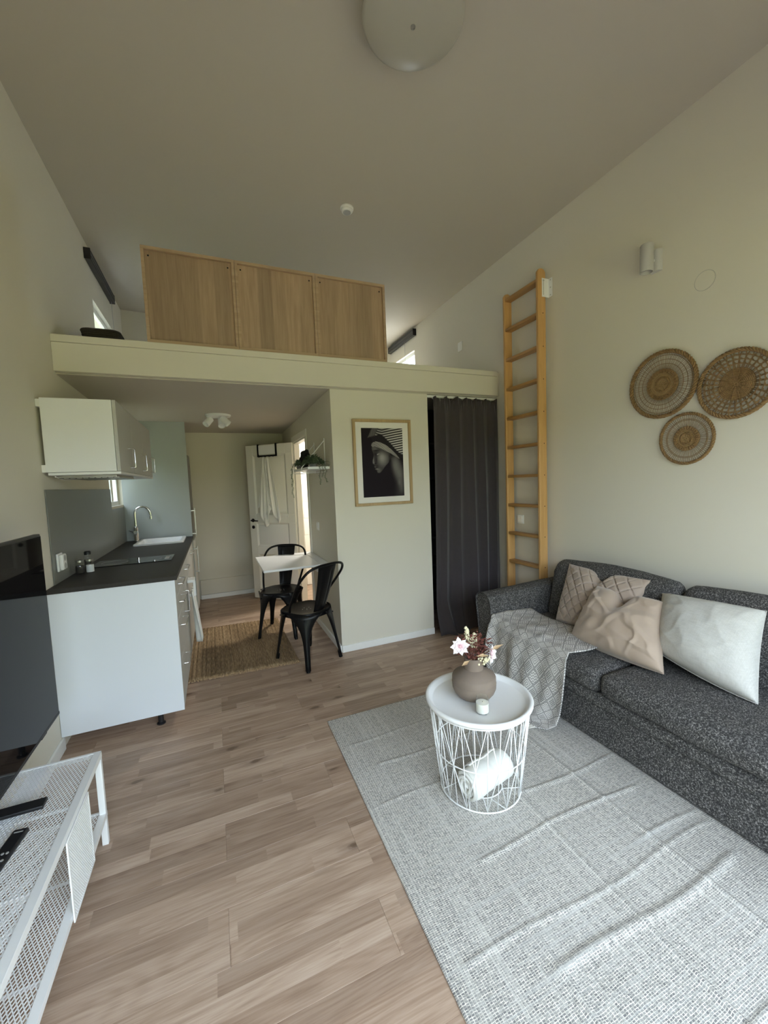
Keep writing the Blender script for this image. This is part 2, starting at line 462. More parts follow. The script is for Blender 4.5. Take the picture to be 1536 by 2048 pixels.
def floor_mat():
    t = NT('oak_laminate')
    tc = t.node('ShaderNodeTexCoord')
    oi = t.node('ShaderNodeObjectInfo')
    pos = t.geo()
    sep = t.node('ShaderNodeSeparateXYZ'); t.l.new(pos, sep.inputs[0])
    x, y = sep.outputs[0], sep.outputs[1]
    # three printed strips per board, each strip cut into staves
    yy = t.math('DIVIDE', t.math('SUBTRACT', y, 1.27), .1955 / 3)
    row = t.math('FLOOR', yy)
    wr = t.node('ShaderNodeTexWhiteNoise', noise_dimensions='1D'); t.l.new(row, wr.inputs['W'])
    xx = t.math('ADD', t.math('DIVIDE', x, .60), t.math('MULTIPLY', wr.outputs[0], 7.0))
    st = t.math('FLOOR', xx)
    cv = t.node('ShaderNodeCombineXYZ'); t.l.new(row, cv.inputs[0]); t.l.new(st, cv.inputs[1]); t.l.new(oi.outputs['Random'], cv.inputs[2])
    ws = t.node('ShaderNodeTexWhiteNoise', noise_dimensions='3D'); t.l.new(cv.outputs[0], ws.inputs['Vector'])
    tone = ws.outputs[0]
    # grain: coordinates shifted per stave
    off = t.node('ShaderNodeVectorMath', operation='SCALE'); t.l.new(ws.outputs[1], off.inputs[0]); off.inputs['Scale'].default_value = 9.0
    addv = t.node('ShaderNodeVectorMath', operation='ADD'); t.l.new(pos, addv.inputs[0]); t.l.new(off.outputs[0], addv.inputs[1])
    def mp(sx, sy):
        m = t.node('ShaderNodeMapping'); t.l.new(addv.outputs[0], m.inputs[0]); m.inputs['Scale'].default_value = (sx, sy, 1); return m.outputs[0]
    g1 = t.noise(mp(1.5, 21), 1, 4, .55, .9)
    g2 = t.noise(mp(7, 190), 1, 3, .6)
    wv = t.math('SINE', t.math('MULTIPLY', t.noise(mp(1.1, 9), 1, 1, .4, .3), 85.0))
    fig = t.math('ADD', t.math('MULTIPLY', g1, .5), t.math('ADD', t.math('MULTIPLY', g2, .40), t.math('MULTIPLY', wv, .030)))
    c = t.ramp(fig, [(.26, (.275, .182, .127)), (.46, (.430, .314, .237)), (.68, (.560, .443, .358))])
    toned = t.ramp(tone, [(0, (.74, .71, .69)), (.35, (.90, .87, .85)), (.7, (1.0, .99, .98)), (1, (1.10, 1.11, 1.12))])
    c = t.mix(1.0, c, toned, 'MULTIPLY')
    # knots
    vo = t.node('ShaderNodeTexVoronoi'); t.l.new(mp(3.0, 7.0), vo.inputs['Vector']); vo.inputs['Scale'].default_value = 1.0
    wk = t.noise(mp(30, 60), 1, 2)
    kd = t.math('ADD', vo.outputs['Distance'], t.math('MULTIPLY', t.math('SUBTRACT', wk, .5), .12))
    sepc = t.node('ShaderNodeSeparateColor'); t.l.new(vo.outputs['Color'], sepc.inputs[0])
    few = t.math('GREATER_THAN', sepc.outputs[0], .45)
    k = t.math('MULTIPLY', few, t.ramp(kd, [(.0, (1, 1, 1)), (.08, (.85, .85, .85)), (.13, (.28, .28, .28)), (.30, (0, 0, 0))]))
    c = t.mix(t.math('MULTIPLY', k, .82), c, (.085, .045, .025))
    t.base(c, t.math('ADD', .36, t.math('MULTIPLY', g2, .18)))
    t.bump(g2, .12, .0006)
    return t.m
FLOORM = floor_mat()

def glass(name, tint=(.975, .985, .98), gloss=.08):
    t = NT(name)
    tr = t.node('ShaderNodeBsdfTransparent'); tr.inputs[0].default_value = (*tint, 1)
    gl = t.node('ShaderNodeBsdfGlossy'); gl.inputs['Roughness'].default_value = .02
    lw = t.node('ShaderNodeLayerWeight'); lw.inputs[0].default_value = .5
    fr = t.math('ADD', t.math('MULTIPLY', t.math('POWER', lw.outputs['Facing'], 4.0), .45), .035)
    mx = t.node('ShaderNodeMixShader')
    t.l.new(fr, mx.inputs[0]); t.l.new(tr.outputs[0], mx.inputs[1]); t.l.new(gl.outputs[0], mx.inputs[2])
    t.l.new(mx.outputs[0], t.n['Material Output'].inputs[0])
    return t.m
GLASS = glass('clear_glass')
TILE = plain('bath_tile', (.85, .85, .82), .2, var=.02)
GRASS = plain('garden_grass', (.33, .32, .15), .95, var=.3, scale=3)
HEDGE = plain('hedge_leaves', (.16, .20, .07), .95, var=.4, scale=6)
DECK = plain('deck_timber', (.12, .10, .078), .8, var=.12, scale=8)

# ================================================================== THE ROOM
XL, XR, YB, YF = -0.915, 2.70, 5.95, -0.62
def ceil_z(x): return 3.74 - (x - XL) * (0.134 / 3.615)

def wall_cells(axis, a0, a1, p0, p1, z0, z1, holes):
    """wall slab normal to axis, cut by rectangular holes (p_lo, p_hi, z_lo, z_hi)"""
    ps = sorted({p0, p1, *[h[0] for h in holes], *[h[1] for h in holes]})
    zs = sorted({z0, z1, *[h[2] for h in holes], *[h[3] for h in holes]})
    mb = MB(); mb.eps = 0
    for i in range(len(ps) - 1):
        for j in range(len(zs) - 1):
            pm, zm = (ps[i] + ps[i + 1]) / 2, (zs[j] + zs[j + 1]) / 2
            if any(h[0] < pm < h[1] and h[2] < zm < h[3] for h in holes): continue
            if axis == 'x': mb.box(a0, a1, ps[i], ps[i + 1], zs[j], zs[j + 1])
            else: mb.box(ps[i], ps[i + 1], a0, a1, zs[j], zs[j + 1])
    return mb

KW = (4.56, 5.13, 1.36, 2.0)      # kitchen window hole
LW = (4.57, 5.34, 2.86, 3.29)     # loft window, left
RW = (5.10, 5.84, 2.82, 3.31)     # loft window, right
struct(wall_cells('x', XL - .18, XL, YF, YB, 0, 3.80, [KW, LW]), 'wall_left', WALL)
struct(wall_cells('x', XR, XR + .18, YF, YB, 0, 3.80, [RW]), 'wall_right', WALL)
struct(MB().box(XL - .18, XR + .18, YB, YB + .15, 0, 3.80), 'wall_back', WALL)
GW = (-.62, 2.42, .04, 2.24)
struct(wall_cells('y', YF - .16, YF, XL - .18, XR + .18, 0, 3.80, [GW]), 'wall_front', WALL)
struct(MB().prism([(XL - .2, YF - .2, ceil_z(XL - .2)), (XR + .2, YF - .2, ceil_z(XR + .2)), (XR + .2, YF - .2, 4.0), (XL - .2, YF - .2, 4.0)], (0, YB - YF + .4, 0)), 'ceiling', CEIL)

# floor: sub-floor with every laminate board a piece
fl = struct(MB().box(XL - .18, XR + .18, YF - .16, YB + .1, -.16, -.009), 'floor', FLOORM)
bw = .1955
k0 = math.floor((YF - 1.27) / bw)
for k in range(k0, math.ceil((YB - 1.27) / bw)):
    ya, yb_ = max(1.27 + k * bw, YF), min(1.27 + (k + 1) * bw, YB)
    xs = -.05 if k % 2 == 0 else .45
    cuts = sorted([XL] + [xs + 1.2 * n for n in range(-2, 4) if XL + .02 < xs + 1.2 * n < XR - .02] + [XR])
    for a, b in zip(cuts[:-1], cuts[1:]):
        g = .0007
        mb = MB(); z = random.uniform(-.0003, 0)
        mb.add([(a + g, ya + g, z), (b - g, ya + g, z), (b - g, yb_ - g, z), (a + g, yb_ - g, z),
                (a, ya, z - .0012), (b, ya, z - .0012), (b, yb_, z - .0012), (a, yb_, z - .0012),
                (a, ya, -.009), (b, ya, -.009), (b, yb_, -.009), (a, yb_, -.009)],
               [(0, 1, 2, 3)] + [(i, (i + 1) % 4, 4 + (i + 1) % 4, 4 + i)[::-1] for i in range(4)] + [(4 + i, 4 + (i + 1) % 4, 8 + (i + 1) % 4, 8 + i)[::-1] for i in range(4)])
        mb.build('floor_board', FLOORM, fl, smooth=None)

# loft slab, sloped kitchen ceiling, beam
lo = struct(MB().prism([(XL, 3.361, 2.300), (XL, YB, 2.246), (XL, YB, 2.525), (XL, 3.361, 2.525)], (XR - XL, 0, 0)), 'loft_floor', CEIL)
bm_ = struct(MB().box(XL, XR - .03, 3.312, 3.361, 2.309, 2.497), 'beam', WALL, bevel=.003)
MB().box(XL, XR - .03, 3.308, 3.361, 2.498, 2.546).build('beam_cap', WALL, bm_, bevel=.003)
MB().box(XR - .03, XR, 3.322, 3.361, 2.309, 2.540).build('beam_end', WALL, bm_, bevel=.002)

# partition around bathroom and closet
pw = wall_cells('x', .958, 1.018, 3.42, YB, 0, 2.31, [(4.40, 5.13, 0, 2.035)])
pw.box(.958, 1.895, 3.361, 3.42, 0, 2.299)
pw.box(1.835, 1.895, 3.42, 4.05, 0, 2.29).box(1.018, XR, 4.05, 4.11, 0, 2.29)
struct(pw, 'wall_partition', WALL)
struct(MB().box(1.896, XR - .001, 4.030, 4.049, 0, 2.285).box(1.896, 1.905, 3.43, 4.03, 0, 2.285), 'closet_shade_lining', CLOSETSHADE)  # thin near-black sheets stand for the shade on the closet walls
# bathroom tiles on its back wall
bt = struct(MB().box(1.018, 1.75, YB - .008, YB - .001, 0, 2.245), 'wall_bathroom', GREYP)
for i in range(4):
    for j in range(9):
        MB().box(1.022 + i * .18, 1.022 + i * .18 + .177, YB - .018, YB - .008, .005 + j * .25, .005 + j * .25 + .247).build('tile', TILE, bt, bevel=.0015, seg=1)
# unseen bathroom ceiling disc, added with an area light to brighten the doorway
bl_ = thing('added_bathroom_lamp', 'white round lamp added unseen on the bathroom ceiling behind the open panelled door', 'lamp', (1.45, 5.2, 2.235))
MB().lathe([(.13, .02), (.13, 0), (.11, -.03), (.0, -.045)], 24).build('lamp_shade', PLASTICW, bl_)
ld = bpy.data.lights.new('bathroom_fill_light', 'AREA'); ld.shape = 'DISK'; ld.size = .2; ld.energy = 13; ld.color = (1, .95, .84)
lo_ = bpy.data.objects.new('bathroom_fill_light', ld); COL.objects.link(lo_); lo_.location = (1.45, 5.2, 2.18)

# skirting
struct(MB().box(XL, XL + .014, YF, 2.84, 0, .075), 'baseboard_left', WHITE_TRIM, bevel=.003)
struct(MB().box(.958, 1.895, 3.348, 3.361, 0, .062).box(.958, .972, 3.347, 3.36, 0, .062), 'baseboard_partition', WHITE_TRIM, bevel=.003)
struct(MB().box(.944, .958, 3.361, 4.34, 0, .062), 'baseboard_kitchen', WHITE_TRIM, bevel=.003)
bb = struct(MB().box(-.25, .958, YB - .030, YB, .06, .262), 'baseboard_back', WALL, bevel=.004)
MB().box(-.25, .958, YB - .040, YB - .026, 0, .058).build('skirting_strip', WHITE_TRIM, bb, bevel=.003)
struct(MB().box(XR - .014, XR, YF, 3.36, 0, .07), 'baseboard_right', WHITE_TRIM, bevel=.003)

# windows (frame + pane each)
def window_x(name, x_in, x_out, h, mull=None, slats=0, sgn=1):
    y0, y1, z0, z1 = h
    xm = x_in + (x_out - x_in) * .22; t = .03 * (1 if x_out > x_in else -1)
    f = MB(); b = .045
    a, c = min(xm, xm + t), max(xm, xm + t)
    f.box(a, c, y0, y1, z0, z0 + b).box(a, c, y0, y1, z1 - b, z1).box(a, c, y0, y0 + b, z0, z1).box(a, c, y1 - b, y1, z0, z1)
    if mull: f.box(a, c, mull - .035, mull + .035, z0 + b, z1 - b)
    o = struct(f, name, WHITE_TRIM, bevel=.004)
    MB().box(min(x_in, x_out) + .02, max(x_in, x_out) - .02, y0 + .001, y1 - .001, z0 - .012, z0 + .002).build('window_sill', WHITE_TRIM, o, bevel=.004)
    MB().box(xm + t * .4, xm + t * .55, y0 + b, y1 - b, z0 + b, z1 - b).build('window_pane', GLASS, o, smooth=None)
    for k in range(slats):
        z = z0 + b + (z1 - z0 - 2 * b) * (k + .5) / slats
        MB().bar((xm - t * 1.6, y0 + .02, z), (xm - t * 1.6, y1 - .02, z), .024, .0015, (0, 0, 1)).build('slat', WHITE_TRIM, o, smooth=None)
    return o
window_x('window_1', XL, XL - .18, KW, mull=4.86)
window_x('window_2', XL, XL - .18, LW)
window_x('window_3', XR, XR + .18, RW, slats=5)
wf = MB(); x0, x1, z0, z1 = GW; b = .06
wf.box(x0, x1, YF - .12, YF - .06, z0, z0 + b).box(x0, x1, YF - .12, YF - .06, z1 - b, z1).box(x0, x0 + b, YF - .12, YF - .06, z0, z1).box(x1 - b, x1, YF - .12, YF - .06, z0, z1)
for xm in (.395, 1.405): wf.box(xm - .04, xm + .04, YF - .12, YF - .06, z0 + b, z1 - b)
w4 = struct(wf, 'window_4', WHITE_TRIM, bevel=.004)
for a, c in ((x0 + b, .355), (.435, 1.365), (1.445, x1 - b)):
    MB().box(a, c, YF - .094, YF - .088, z0 + b, z1 - b).build('window_pane', GLASS, w4, smooth=None)
# garden outside
struct(MB().box(-14, 16, -30, -4.2, -.40, -.16), 'ground_garden', GRASS)
dk = struct(MB().box(-4, 7, -4.2, YF - .17, -.40, -.145), 'ground_deck', DECK)
for k in range(24):
    MB().box(-4, 7, -.80 - .14 * (k + 1) + .004, -.80 - .14 * k, -.145, -.12).build('deck_board', DECK, dk, smooth=None)
hg = MB(); rnd = random.Random(2)
hg.grid(lambda u, v: (-12 + 26 * u, -10 - 1.2 * math.sin(v * math.pi) + .35 * noise.noise(Vector((u * 60, v * 9, 0))), -.3 + 3.0 * math.sin(v * math.pi / 2) + .4 * noise.noise(Vector((u * 40, 3, v * 5)))), 160, 20)
struct(hg, 'ground_added_hedge', HEDGE)  # unseen hedge, added to cut low sky and green the light coming in
hs = MB()
hs.grid(lambda u, v: (-2.9 + .5 * math.sin(v * math.pi) + .25 * noise.noise(Vector((u * 40, v * 9, 0))), YF + 12 * u, -.3 + 2.9 * math.sin(v * math.pi / 2) + .3 * noise.noise(Vector((u * 30, 3, v * 5)))), 120, 20)
struct(hs, 'ground_added_side_hedge', HEDGE)  # hedge added to screen sky from the kitchen window and green its light
struct(MB().box(-14, XL - .19, YF - .17, 12, -.40, -.30), 'ground_side', GRASS)

# bathroom door: frame and open leaf
df = MB()
df.box(.944, .957, 4.335, 4.403, 0, 2.029).box(.944, .957, 5.127, 5.195, 0, 2.029).box(.944, .957, 4.335, 5.195, 2.03, 2.10)
df.box(.9575, 1.03, 4.401, 4.425, 0, 2.0095).box(.9575, 1.03, 5.108, 5.129, 0, 2.0095).box(.9575, 1.03, 4.401, 5.129, 2.01, 2.034)
df.box(.985, 1.03, 4.4255, 4.437, 0, 2.009)
dfo = struct(df, 'door_frame', DOORW, bevel=.004)
hx, hy = .945, 5.135
ex, ey = .432, 5.630
DL = math.hypot(ex - hx, ey - hy)
door = bpy.data.objects.new('door_1', None); COL.objects.link(door)
door.location = (hx, hy, 0); door.rotation_euler = (0, 0, math.atan2(ey - hy, ex - hx)); door['kind'] = 'structure'
# local: x 0..DL from the hinge, the camera side is +y
DH = 2.035
def door_leaf():
    panels = [(.105, DL - .105, .14, .60), (.105, DL - .105, .71, 1.02), (.105, DL - .105, 1.13, DH - .13)]
    mb = wall_cells('y', -.02, .02, 0, DL, .008, DH, panels)
    mb.build('door_leaf', DOORW, door, bevel=.003)
    for a, c, z0, z1 in panels:
        m = MB()
        prof = [(0, .02), (.012, .011), (.022, .006), (.05, .015)]     # ogee then raised field
        vs = []; fs = []
        for d, yy in prof: vs += [(a + d, yy, z0 + d), (c - d, yy, z0 + d), (c - d, yy, z1 - d), (a + d, yy, z1 - d)]
        for i in range(len(prof) - 1):
            fs += [(i * 4 + j, i * 4 + (j + 1) % 4, i * 4 + 4 + (j + 1) % 4, i * 4 + 4 + j) for j in range(4)]
        q = (len(prof) - 1) * 4; fs.append((q, q + 1, q + 2, q + 3))
        m.add(vs, fs).box(a, c, -.014, -.008, z0, z1)
        m.build('door_panel', DOORW, door, smooth=.4)
door_leaf()
h = MB().lathe([(.024, 0), (.024, .008), (.012, .010), (.009, .045)], 16, (DL - .055, .02, 1.055), (0, 1, 0))
h.tube([(DL - .055, .058, 1.055), (DL - .09, .062, 1.055), (DL - .16, .060, 1.050)][::-1], [.007, .009, .009], 8)
h.build('door_handle', BLACKM, door, smooth=.9)
MB().lathe([(.022, 0), (.022, .008), (.0, .010)], 16, (DL - .055, .02, .965), (0, 1, 0)).build('key_rose', BLACKM, door)
for z in (.25, 1.72):
    MB().cyl((.0, .022, z - .05), (.0, .022, z + .05), .007, 10).build('hinge', STEEL, door)

# ================================================================== KITCHEN
KX = -.265
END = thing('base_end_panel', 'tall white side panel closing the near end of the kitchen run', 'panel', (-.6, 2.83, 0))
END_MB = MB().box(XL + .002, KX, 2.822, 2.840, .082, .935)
END_MB.build('panel', plain('sky_tinted_panel', (.765, .805, .865), .42, var=.01), END, world=True, bevel=.0015)  # same white as the other cabinets, cool daylight tint put into the colour

def u_handle(p0, p1, out, r=.0048):
    """wire bow handle from p0 to p1 standing out by vector out"""
    p0 = Vector(p0); p1 = Vector(p1); o = Vector(out); d = (p1 - p0).normalized(); c = .010
    mb = MB().tube([p0, p0 + o * .8, p0 + o * .96 + d * c * .3, p0 + o + d * c, p1 + o - d * c, p1 + o * .96 - d * c * .3, p1 + o * .8, p1], r, 8)
    for p in (p0, p1): mb.lathe([(.008, 0), (.008, .003)], 10, p, o.normalized())
    return mb

def base_unit(name, label, y0, y1, fronts, legs=True):
    t = thing(name, label, 'cabinet', (-.6, (y0 + y1) / 2, 0))
    MB().box(XL + .002, KX - .022, y0, y1, .10, .933).build('carcass', WHITE, t, world=True, bevel=.001)
    for kind, z0, z1, hz in fronts:
        f = MB().box(KX - .020, KX - .001, y0 + .0015, y1 - .0015, z0, z1).build(kind, FRONT, t, world=True, bevel=.0015)
        if hz is not None:
            ym = (y0 + y1) / 2
            if kind == 'drawer': hb = u_handle((KX, ym - .10, hz), (KX, ym + .10, hz), (.034, 0, 0))
            else: hb = u_handle((KX, y0 + .05, hz - .08), (KX, y0 + .05, hz + .08), (.034, 0, 0))
            hb.build('handle', CHROME, f, world=True, smooth=1.0)
    for ly, lx in ((y0 + .035, KX - .145), (y1 - .06, KX - .145), (y1 - .06, -.86)):
        if True:
            MB().lathe([(.026, 0), (.026, .006), (.016, .012), (.016, .10)], 12, (lx, ly, 0)).build('leg', BLACKP, t, world=True)
    return t
base_unit('drawer_cabinet', 'base cabinet with four grey drawers nearest the white end panel', 2.842, 3.37, [('drawer', .805, .930, .868), ('drawer', .66, .802, .745), ('drawer', .385, .657, .585), ('drawer', .085, .382, .315)])
base_unit('hob_cabinet', 'grey fronted base cabinet under the glass hob with a wide drawer', 3.372, 3.97, [('drawer', .73, .930, .86), ('door', .085, .727, .64)])
base_unit('sink_cabinet', 'grey fronted base cabinet under the sink beside the fridge', 3.972, 5.10, [('drawer', .73, .930, .86), ('door', .085, .727, .62)])

# worktop with sink and hob cut-outs
SY0, SY1, SX0, SX1 = 4.58, 5.06, -.755, -.335
ZT = .960
wt = wall_cells('x', 0, 1, 0, 1, 0, 1, [])
wt = MB(); wt.eps = 0
for a, c, d, e in ((XL + .002, -.252, 2.812, SY0), (XL + .002, SX0, SY0, SY1), (SX1, -.252, SY0, SY1), (XL + .002, -.252, SY1, 5.118)):
    wt.box(a, c, d, e, .934, ZT)
wo = wt.build('worktop', WORKTOP, None, smooth=None)
tag(wo, 'dark grey laminate worktop running along the left wall', 'worktop')

sp = thing('splashback', 'grey metal splashback panel behind the hob and sink', 'splashback', (XL, 4.0, ZT))
MB().box(XL + .001, XL + .008, 2.945, 4.55, ZT + .001, 1.530).build('panel', SPLASH, sp, world=True, bevel=.001)
MB().box(XL + .001, XL + .008, 4.551, 5.117, ZT + .001, 1.335).build('panel', SPLASH, sp, world=True, bevel=.001)

hob = thing('hob', 'black glass two zone hob set into the dark worktop', 'hob', (-.6, 3.60, ZT))
MB().box(-.86, -.335, 3.455, 3.745, ZT + .0005, ZT + .006).build('glass_plate', HOBG, hob, world=True, bevel=.0015)
for cx in (-.73, -.50):
    MB().tube([(cx + .085 * math.cos(a), 3.60 + .085 * math.sin(a), ZT + .0062) for a in np.linspace(0, 2 * math.pi, 40, endpoint=False)], .0009, 4, closed=True).build('cooking_zone', GREYP, hob, world=True)
MB().box(-.39, -.36, 3.53, 3.67, ZT + .006, ZT + .0066).build('touch_panel', GREYP, hob, world=True)

sk = thing('sink', 'white ceramic sink inset at the far end of the worktop', 'sink', (-.57, 4.82, ZT))
def rrect(x0, x1, y0, y1, r, n=5):
    out = []
    for cx, cy, a0 in ((x1 - r, y1 - r, 0), (x0 + r, y1 - r, 90), (x0 + r, y0 + r, 180), (x1 - r, y0 + r, 270)):
        for i in range(n + 1):
            a = R(a0 + 90 * i / n); out.append((cx + r * math.cos(a), cy + r * math.sin(a)))
    return out
def loft(mb, rings, cap0=False, cap1=False):
    n = len(rings[0]); vs = [p for r_ in rings for p in r_]
    fs = [(i * n + k, i * n + (k + 1) % n, (i + 1) * n + (k + 1) % n, (i + 1) * n + k) for i in range(len(rings) - 1) for k in range(n)]
    if cap0: fs.append(tuple(range(n)))
    if cap1: fs.append(tuple((len(rings) - 1) * n + k for k in range(n)))
    return mb.add(vs, fs)
def rring(d, z, r): return [(x, y, z) for x, y in rrect(SX0 - .015 + d, SX1 + .015 - d, SY0 - .015 + d, SY1 + .015 - d, r)]
loft(MB(), [rring(0, ZT, .03), rring(.001, ZT + .014, .03), rring(.008, ZT + .018, .03), rring(.032, ZT + .016, .03), rring(.040, ZT - .01, .035), rring(.048, ZT - .15, .04), rring(.09, ZT - .165, .03)], False, True).build('basin', CERAMIC, sk, world=True, smooth=.8)
MB().lathe([(.03, 0), (.03, .004), (.0, .005)], 16, (-.57, 4.82, ZT - .165)).build('drain', CHROME, sk, world=True)

fa = thing('kitchen_faucet', 'tall chrome swan neck faucet beside the white sink', 'faucet', (-.803, 5.055, ZT))
MB().lathe([(.026, 0), (.026, .006), (.023, .01), (.023, .15), (.019, .155), (.012, .16)], 20).build('body', CHROME, fa)
pts = [(0, 0, .15), (0, 0, .27)] + [(.072 - .072 * math.cos(a), 0, .30 + .072 * math.sin(a)) for a in np.linspace(0, math.pi, 12)] + [(.147, 0, .275)]
MB().tube(pts, .0115, 12).build('spout', CHROME, fa)
MB().lathe([(.0135, 0), (.0135, .035)], 14, (.149, 0, .232), (-.03, 0, 1)).build('nozzle', CHROME, fa)
MB().cyl((.0, -.02, .10), (.0, -.055, .10), .019, 14).tube([(0, -.05, .105), (-.06, -.055, .125)], .0045, 8).build('lever', CHROME, fa)

# socket on the splashback
so = thing('double_socket', 'white double wall socket on the grey splashback', 'socket', (XL + .008, 3.035, 1.085))
MB().box(0, .012, -.042, .042, -.055, .055).build('plate', PLASTICW, so, bevel=.004)
MB().box(.012, .034, -.036, .036, -.048, .048).build('housing', PLASTICW, so, bevel=.008)
for z in (-.024, .024):
    MB().lathe([(.019, 0), (.016, .001), (.016, -.004), (0, -.004)], 16, (.0345, 0, z), (1, 0, 0)).build('outlet', GREYP, so)

# jars
def jar(name, label, x, y, hgt, r, fill, cap):
    t = thing(name, label, 'shaker', (x, y, ZT), group='shakers on the worktop')
    MB().lathe([(r * .92, 0), (r, .004), (r, hgt * .72), (r * .8, hgt * .80), (r * .8, hgt * .84)], 18).build('glass_body', GLASS, t)
    MB().lathe([(r * .86, .004), (r * .88, hgt * .55), (0, hgt * .56)], 18).build('contents', fill, t)
    MB().lathe([(r * .84, hgt * .82), (r * .86, hgt * .96), (r * .6, hgt), (0, hgt)], 18).build('lid', cap, t)
PEP = plain('pepper', (.05, .04, .03), .9, var=.5, scale=300)
SALT = plain('salt', (.88, .87, .84), .9)
jar('pepper_shaker', 'glass shaker of dark pepper, left one by the splashback', -.868, 3.285, .095, .026, PEP, STEEL)
jar('salt_shaker', 'glass shaker of white salt with steel lid, right of the pepper', -.815, 3.30, .095, .026, SALT, STEEL)
jar('oil_bottle', 'taller dark bottle standing behind the two shakers', -.848, 3.40, .135, .024, PEP, BLACKP)

# wall cabinets
UX = -.52
def wall_unit(name, label, y0, y1, hy):
    t = thing(name, label, 'cabinet', (-.72, (y0 + y1) / 2, 1.63), group='wall cabinets over the worktop')
    MB().box(XL + .022, UX - .021, y0, y1, 1.630, 2.062).build('carcass', WHITE, t, world=True, bevel=.0015)
    d = MB().box(UX - .019, UX, y0 + .0015, y1 - .0015, 1.630, 2.062).build('door', FRONT, t, world=True, bevel=.0015)
    u_handle((UX, hy, 1.665), (UX, hy, 1.795), (.034, 0, 0)).build('handle', CHROME, d, world=True, smooth=1.0)
    for zz in (1.65, 2.03):
        MB().box(XL + .001, XL + .022, y0 + .005, y0 + .045, zz - .02, zz + .025).build('bracket', PLASTICW, t, world=True, bevel=.002)
wall_unit('wall_cabinet', 'wall cabinet showing its bare white side, nearest of the three', 2.935, 3.40, 3.25)
wall_unit('wall_cabinet', 'wall cabinet with grey door in the middle of the three above the worktop', 3.402, 3.87, 3.78)
wall_unit('wall_cabinet', 'wall cabinet with grey door farthest along, beside the tall grey panel', 3.872, 4.36, 4.25)
hd = thing('cooker_hood', 'flat steel cooker hood under the wall cabinets', 'hood', (-.72, 3.4, 1.61))
MB().box(XL + .03, UX, 2.937, 4.355, 1.612, 1.628).build('body', WHITE, hd, world=True, bevel=.002)
MB().box(-.86, UX - .04, 3.02, 3.60, 1.598, 1.612).build('filter_frame', STEEL, hd, world=True, bevel=.002)
for i in range(9):
    MB().box(-.84 + i * .033, -.815 + i * .033, 3.04, 3.58, 1.594, 1.598).build('slat', STEEL, hd, world=True, smooth=None)
MB().tube([(-.86, 2.97, 1.605), (-.87, 3.15, 1.592), (-.86, 3.38, 1.60)], .004, 6).build('cord', PLASTICW, hd, world=True)

# tall panel and fridge
tp = thing('tall_side_panel', 'tall pale grey panel between the sink and the fridge', 'panel', (-.58, 5.13, 0))
MB().box(XL + .002, -.258, 5.12, 5.138, 0, 2.262).build('panel', plain('grey_panel', (.40, .43, .42), .45, var=.01), tp, world=True, bevel=.0015)
frg = thing('fridge_freezer', 'tall white fridge freezer with rounded steel grey doors', 'fridge', (-.6, 5.5, 0))
MB().box(-.90, -.335, 5.17, 5.77, .03, 1.89).build('body', WHITE, frg, world=True, bevel=.004)
for z0, z1, hz in ((.06, .888, (.50, .83)), (.895, 1.90, (.95, 1.28))):
    prof = [(-.333, 5.168), (-.283, 5.168), (-.268, 5.185), (-.256, 5.30), (-.252, 5.47), (-.256, 5.64), (-.268, 5.755), (-.283, 5.772), (-.333, 5.772)]
    d = MB().prism([(x, y, z0) for x, y in prof], (0, 0, z1 - z0)).build('door', plain('fridge_door', (.22, .22, .21), .4, .3, var=.02) if z0 > .5 else bpy.data.materials['fridge_door'] if 'fridge_door' in bpy.data.materials else WHITE, frg, world=True, bevel=.004)
    hb = MB().bar((-.222, 5.20, hz[0] + .0), (-.222, 5.20, hz[1]), .012, .012, (0, 1, 0))
    for zz in (hz[0] + .03, hz[1] - .03): hb.box(-.285, -.218, 5.192, 5.208, zz - .008, zz + .008)
    hb.build('handle', STEEL, d, world=True, bevel=.003)
for ly in (5.22, 5.72): MB().cyl((-.37, ly, 0), (-.37, ly, .035), .02, 12).build('foot', BLACKP, frg, world=True)

# towel rail on the cabinet fronts + tea towel
tr = thing('towel_holder', 'small white metal holder hooked over a cabinet front', 'holder', (-.24, 3.86, .60))
MB().box(KX + .002, -.205, 3.80, 3.92, .575, .600).box(KX + .002, -.205, 3.80, 3.92, .695, .72).bar((-.208, 3.80, .58), (-.208, 3.80, .715), .006, .02).build('bracket', METALW, tr, world=True, bevel=.003)
def tea(u, v):
    y = 3.70 + .22 * u; z = .64 - .44 * v
    x = -.226 + .018 * math.sin(u * 14 + v * 1.5) * (.4 + v) + .03 * v
    return (x, y, z - .04 * u * v)
tt = MB().grid(tea, 24, 16).build('tea_towel', TOWEL, None, solid=.004, smooth=3.2)
tag(tt, 'white tea towel hanging in folds from a cabinet handle', 'towel')

# ceiling spot with three heads
cs = thing('triple_spotlight', 'white ceiling spotlight with three tilted heads above the kitchen', 'spotlight', (.095, 4.66, 2.273))
MB().lathe([(.128, .0), (.128, -.010), (.118, -.022), (0, -.022)], 40).build('base', WHITE, cs)
for dx, dy, dirv in ((-.095, .03, (-.55, -.45, -.70)), (.055, -.045, (.65, -.25, -.72)), (.03, .085, (.0, -.55, -.84))):
    dv = Vector(dirv).normalized(); c = Vector((dx, dy, -.06))
    MB().cyl((dx, dy, -.022), (dx, dy, -.05), .016, 12).build('stem', WHITE, cs)
    MB().lathe([(.010, -.045), (.034, -.040), (.036, .055), (.031, .055), (.031, .03), (0, .028)], 24, c + dv * .005, dv).build('spot_head', WHITE, cs)

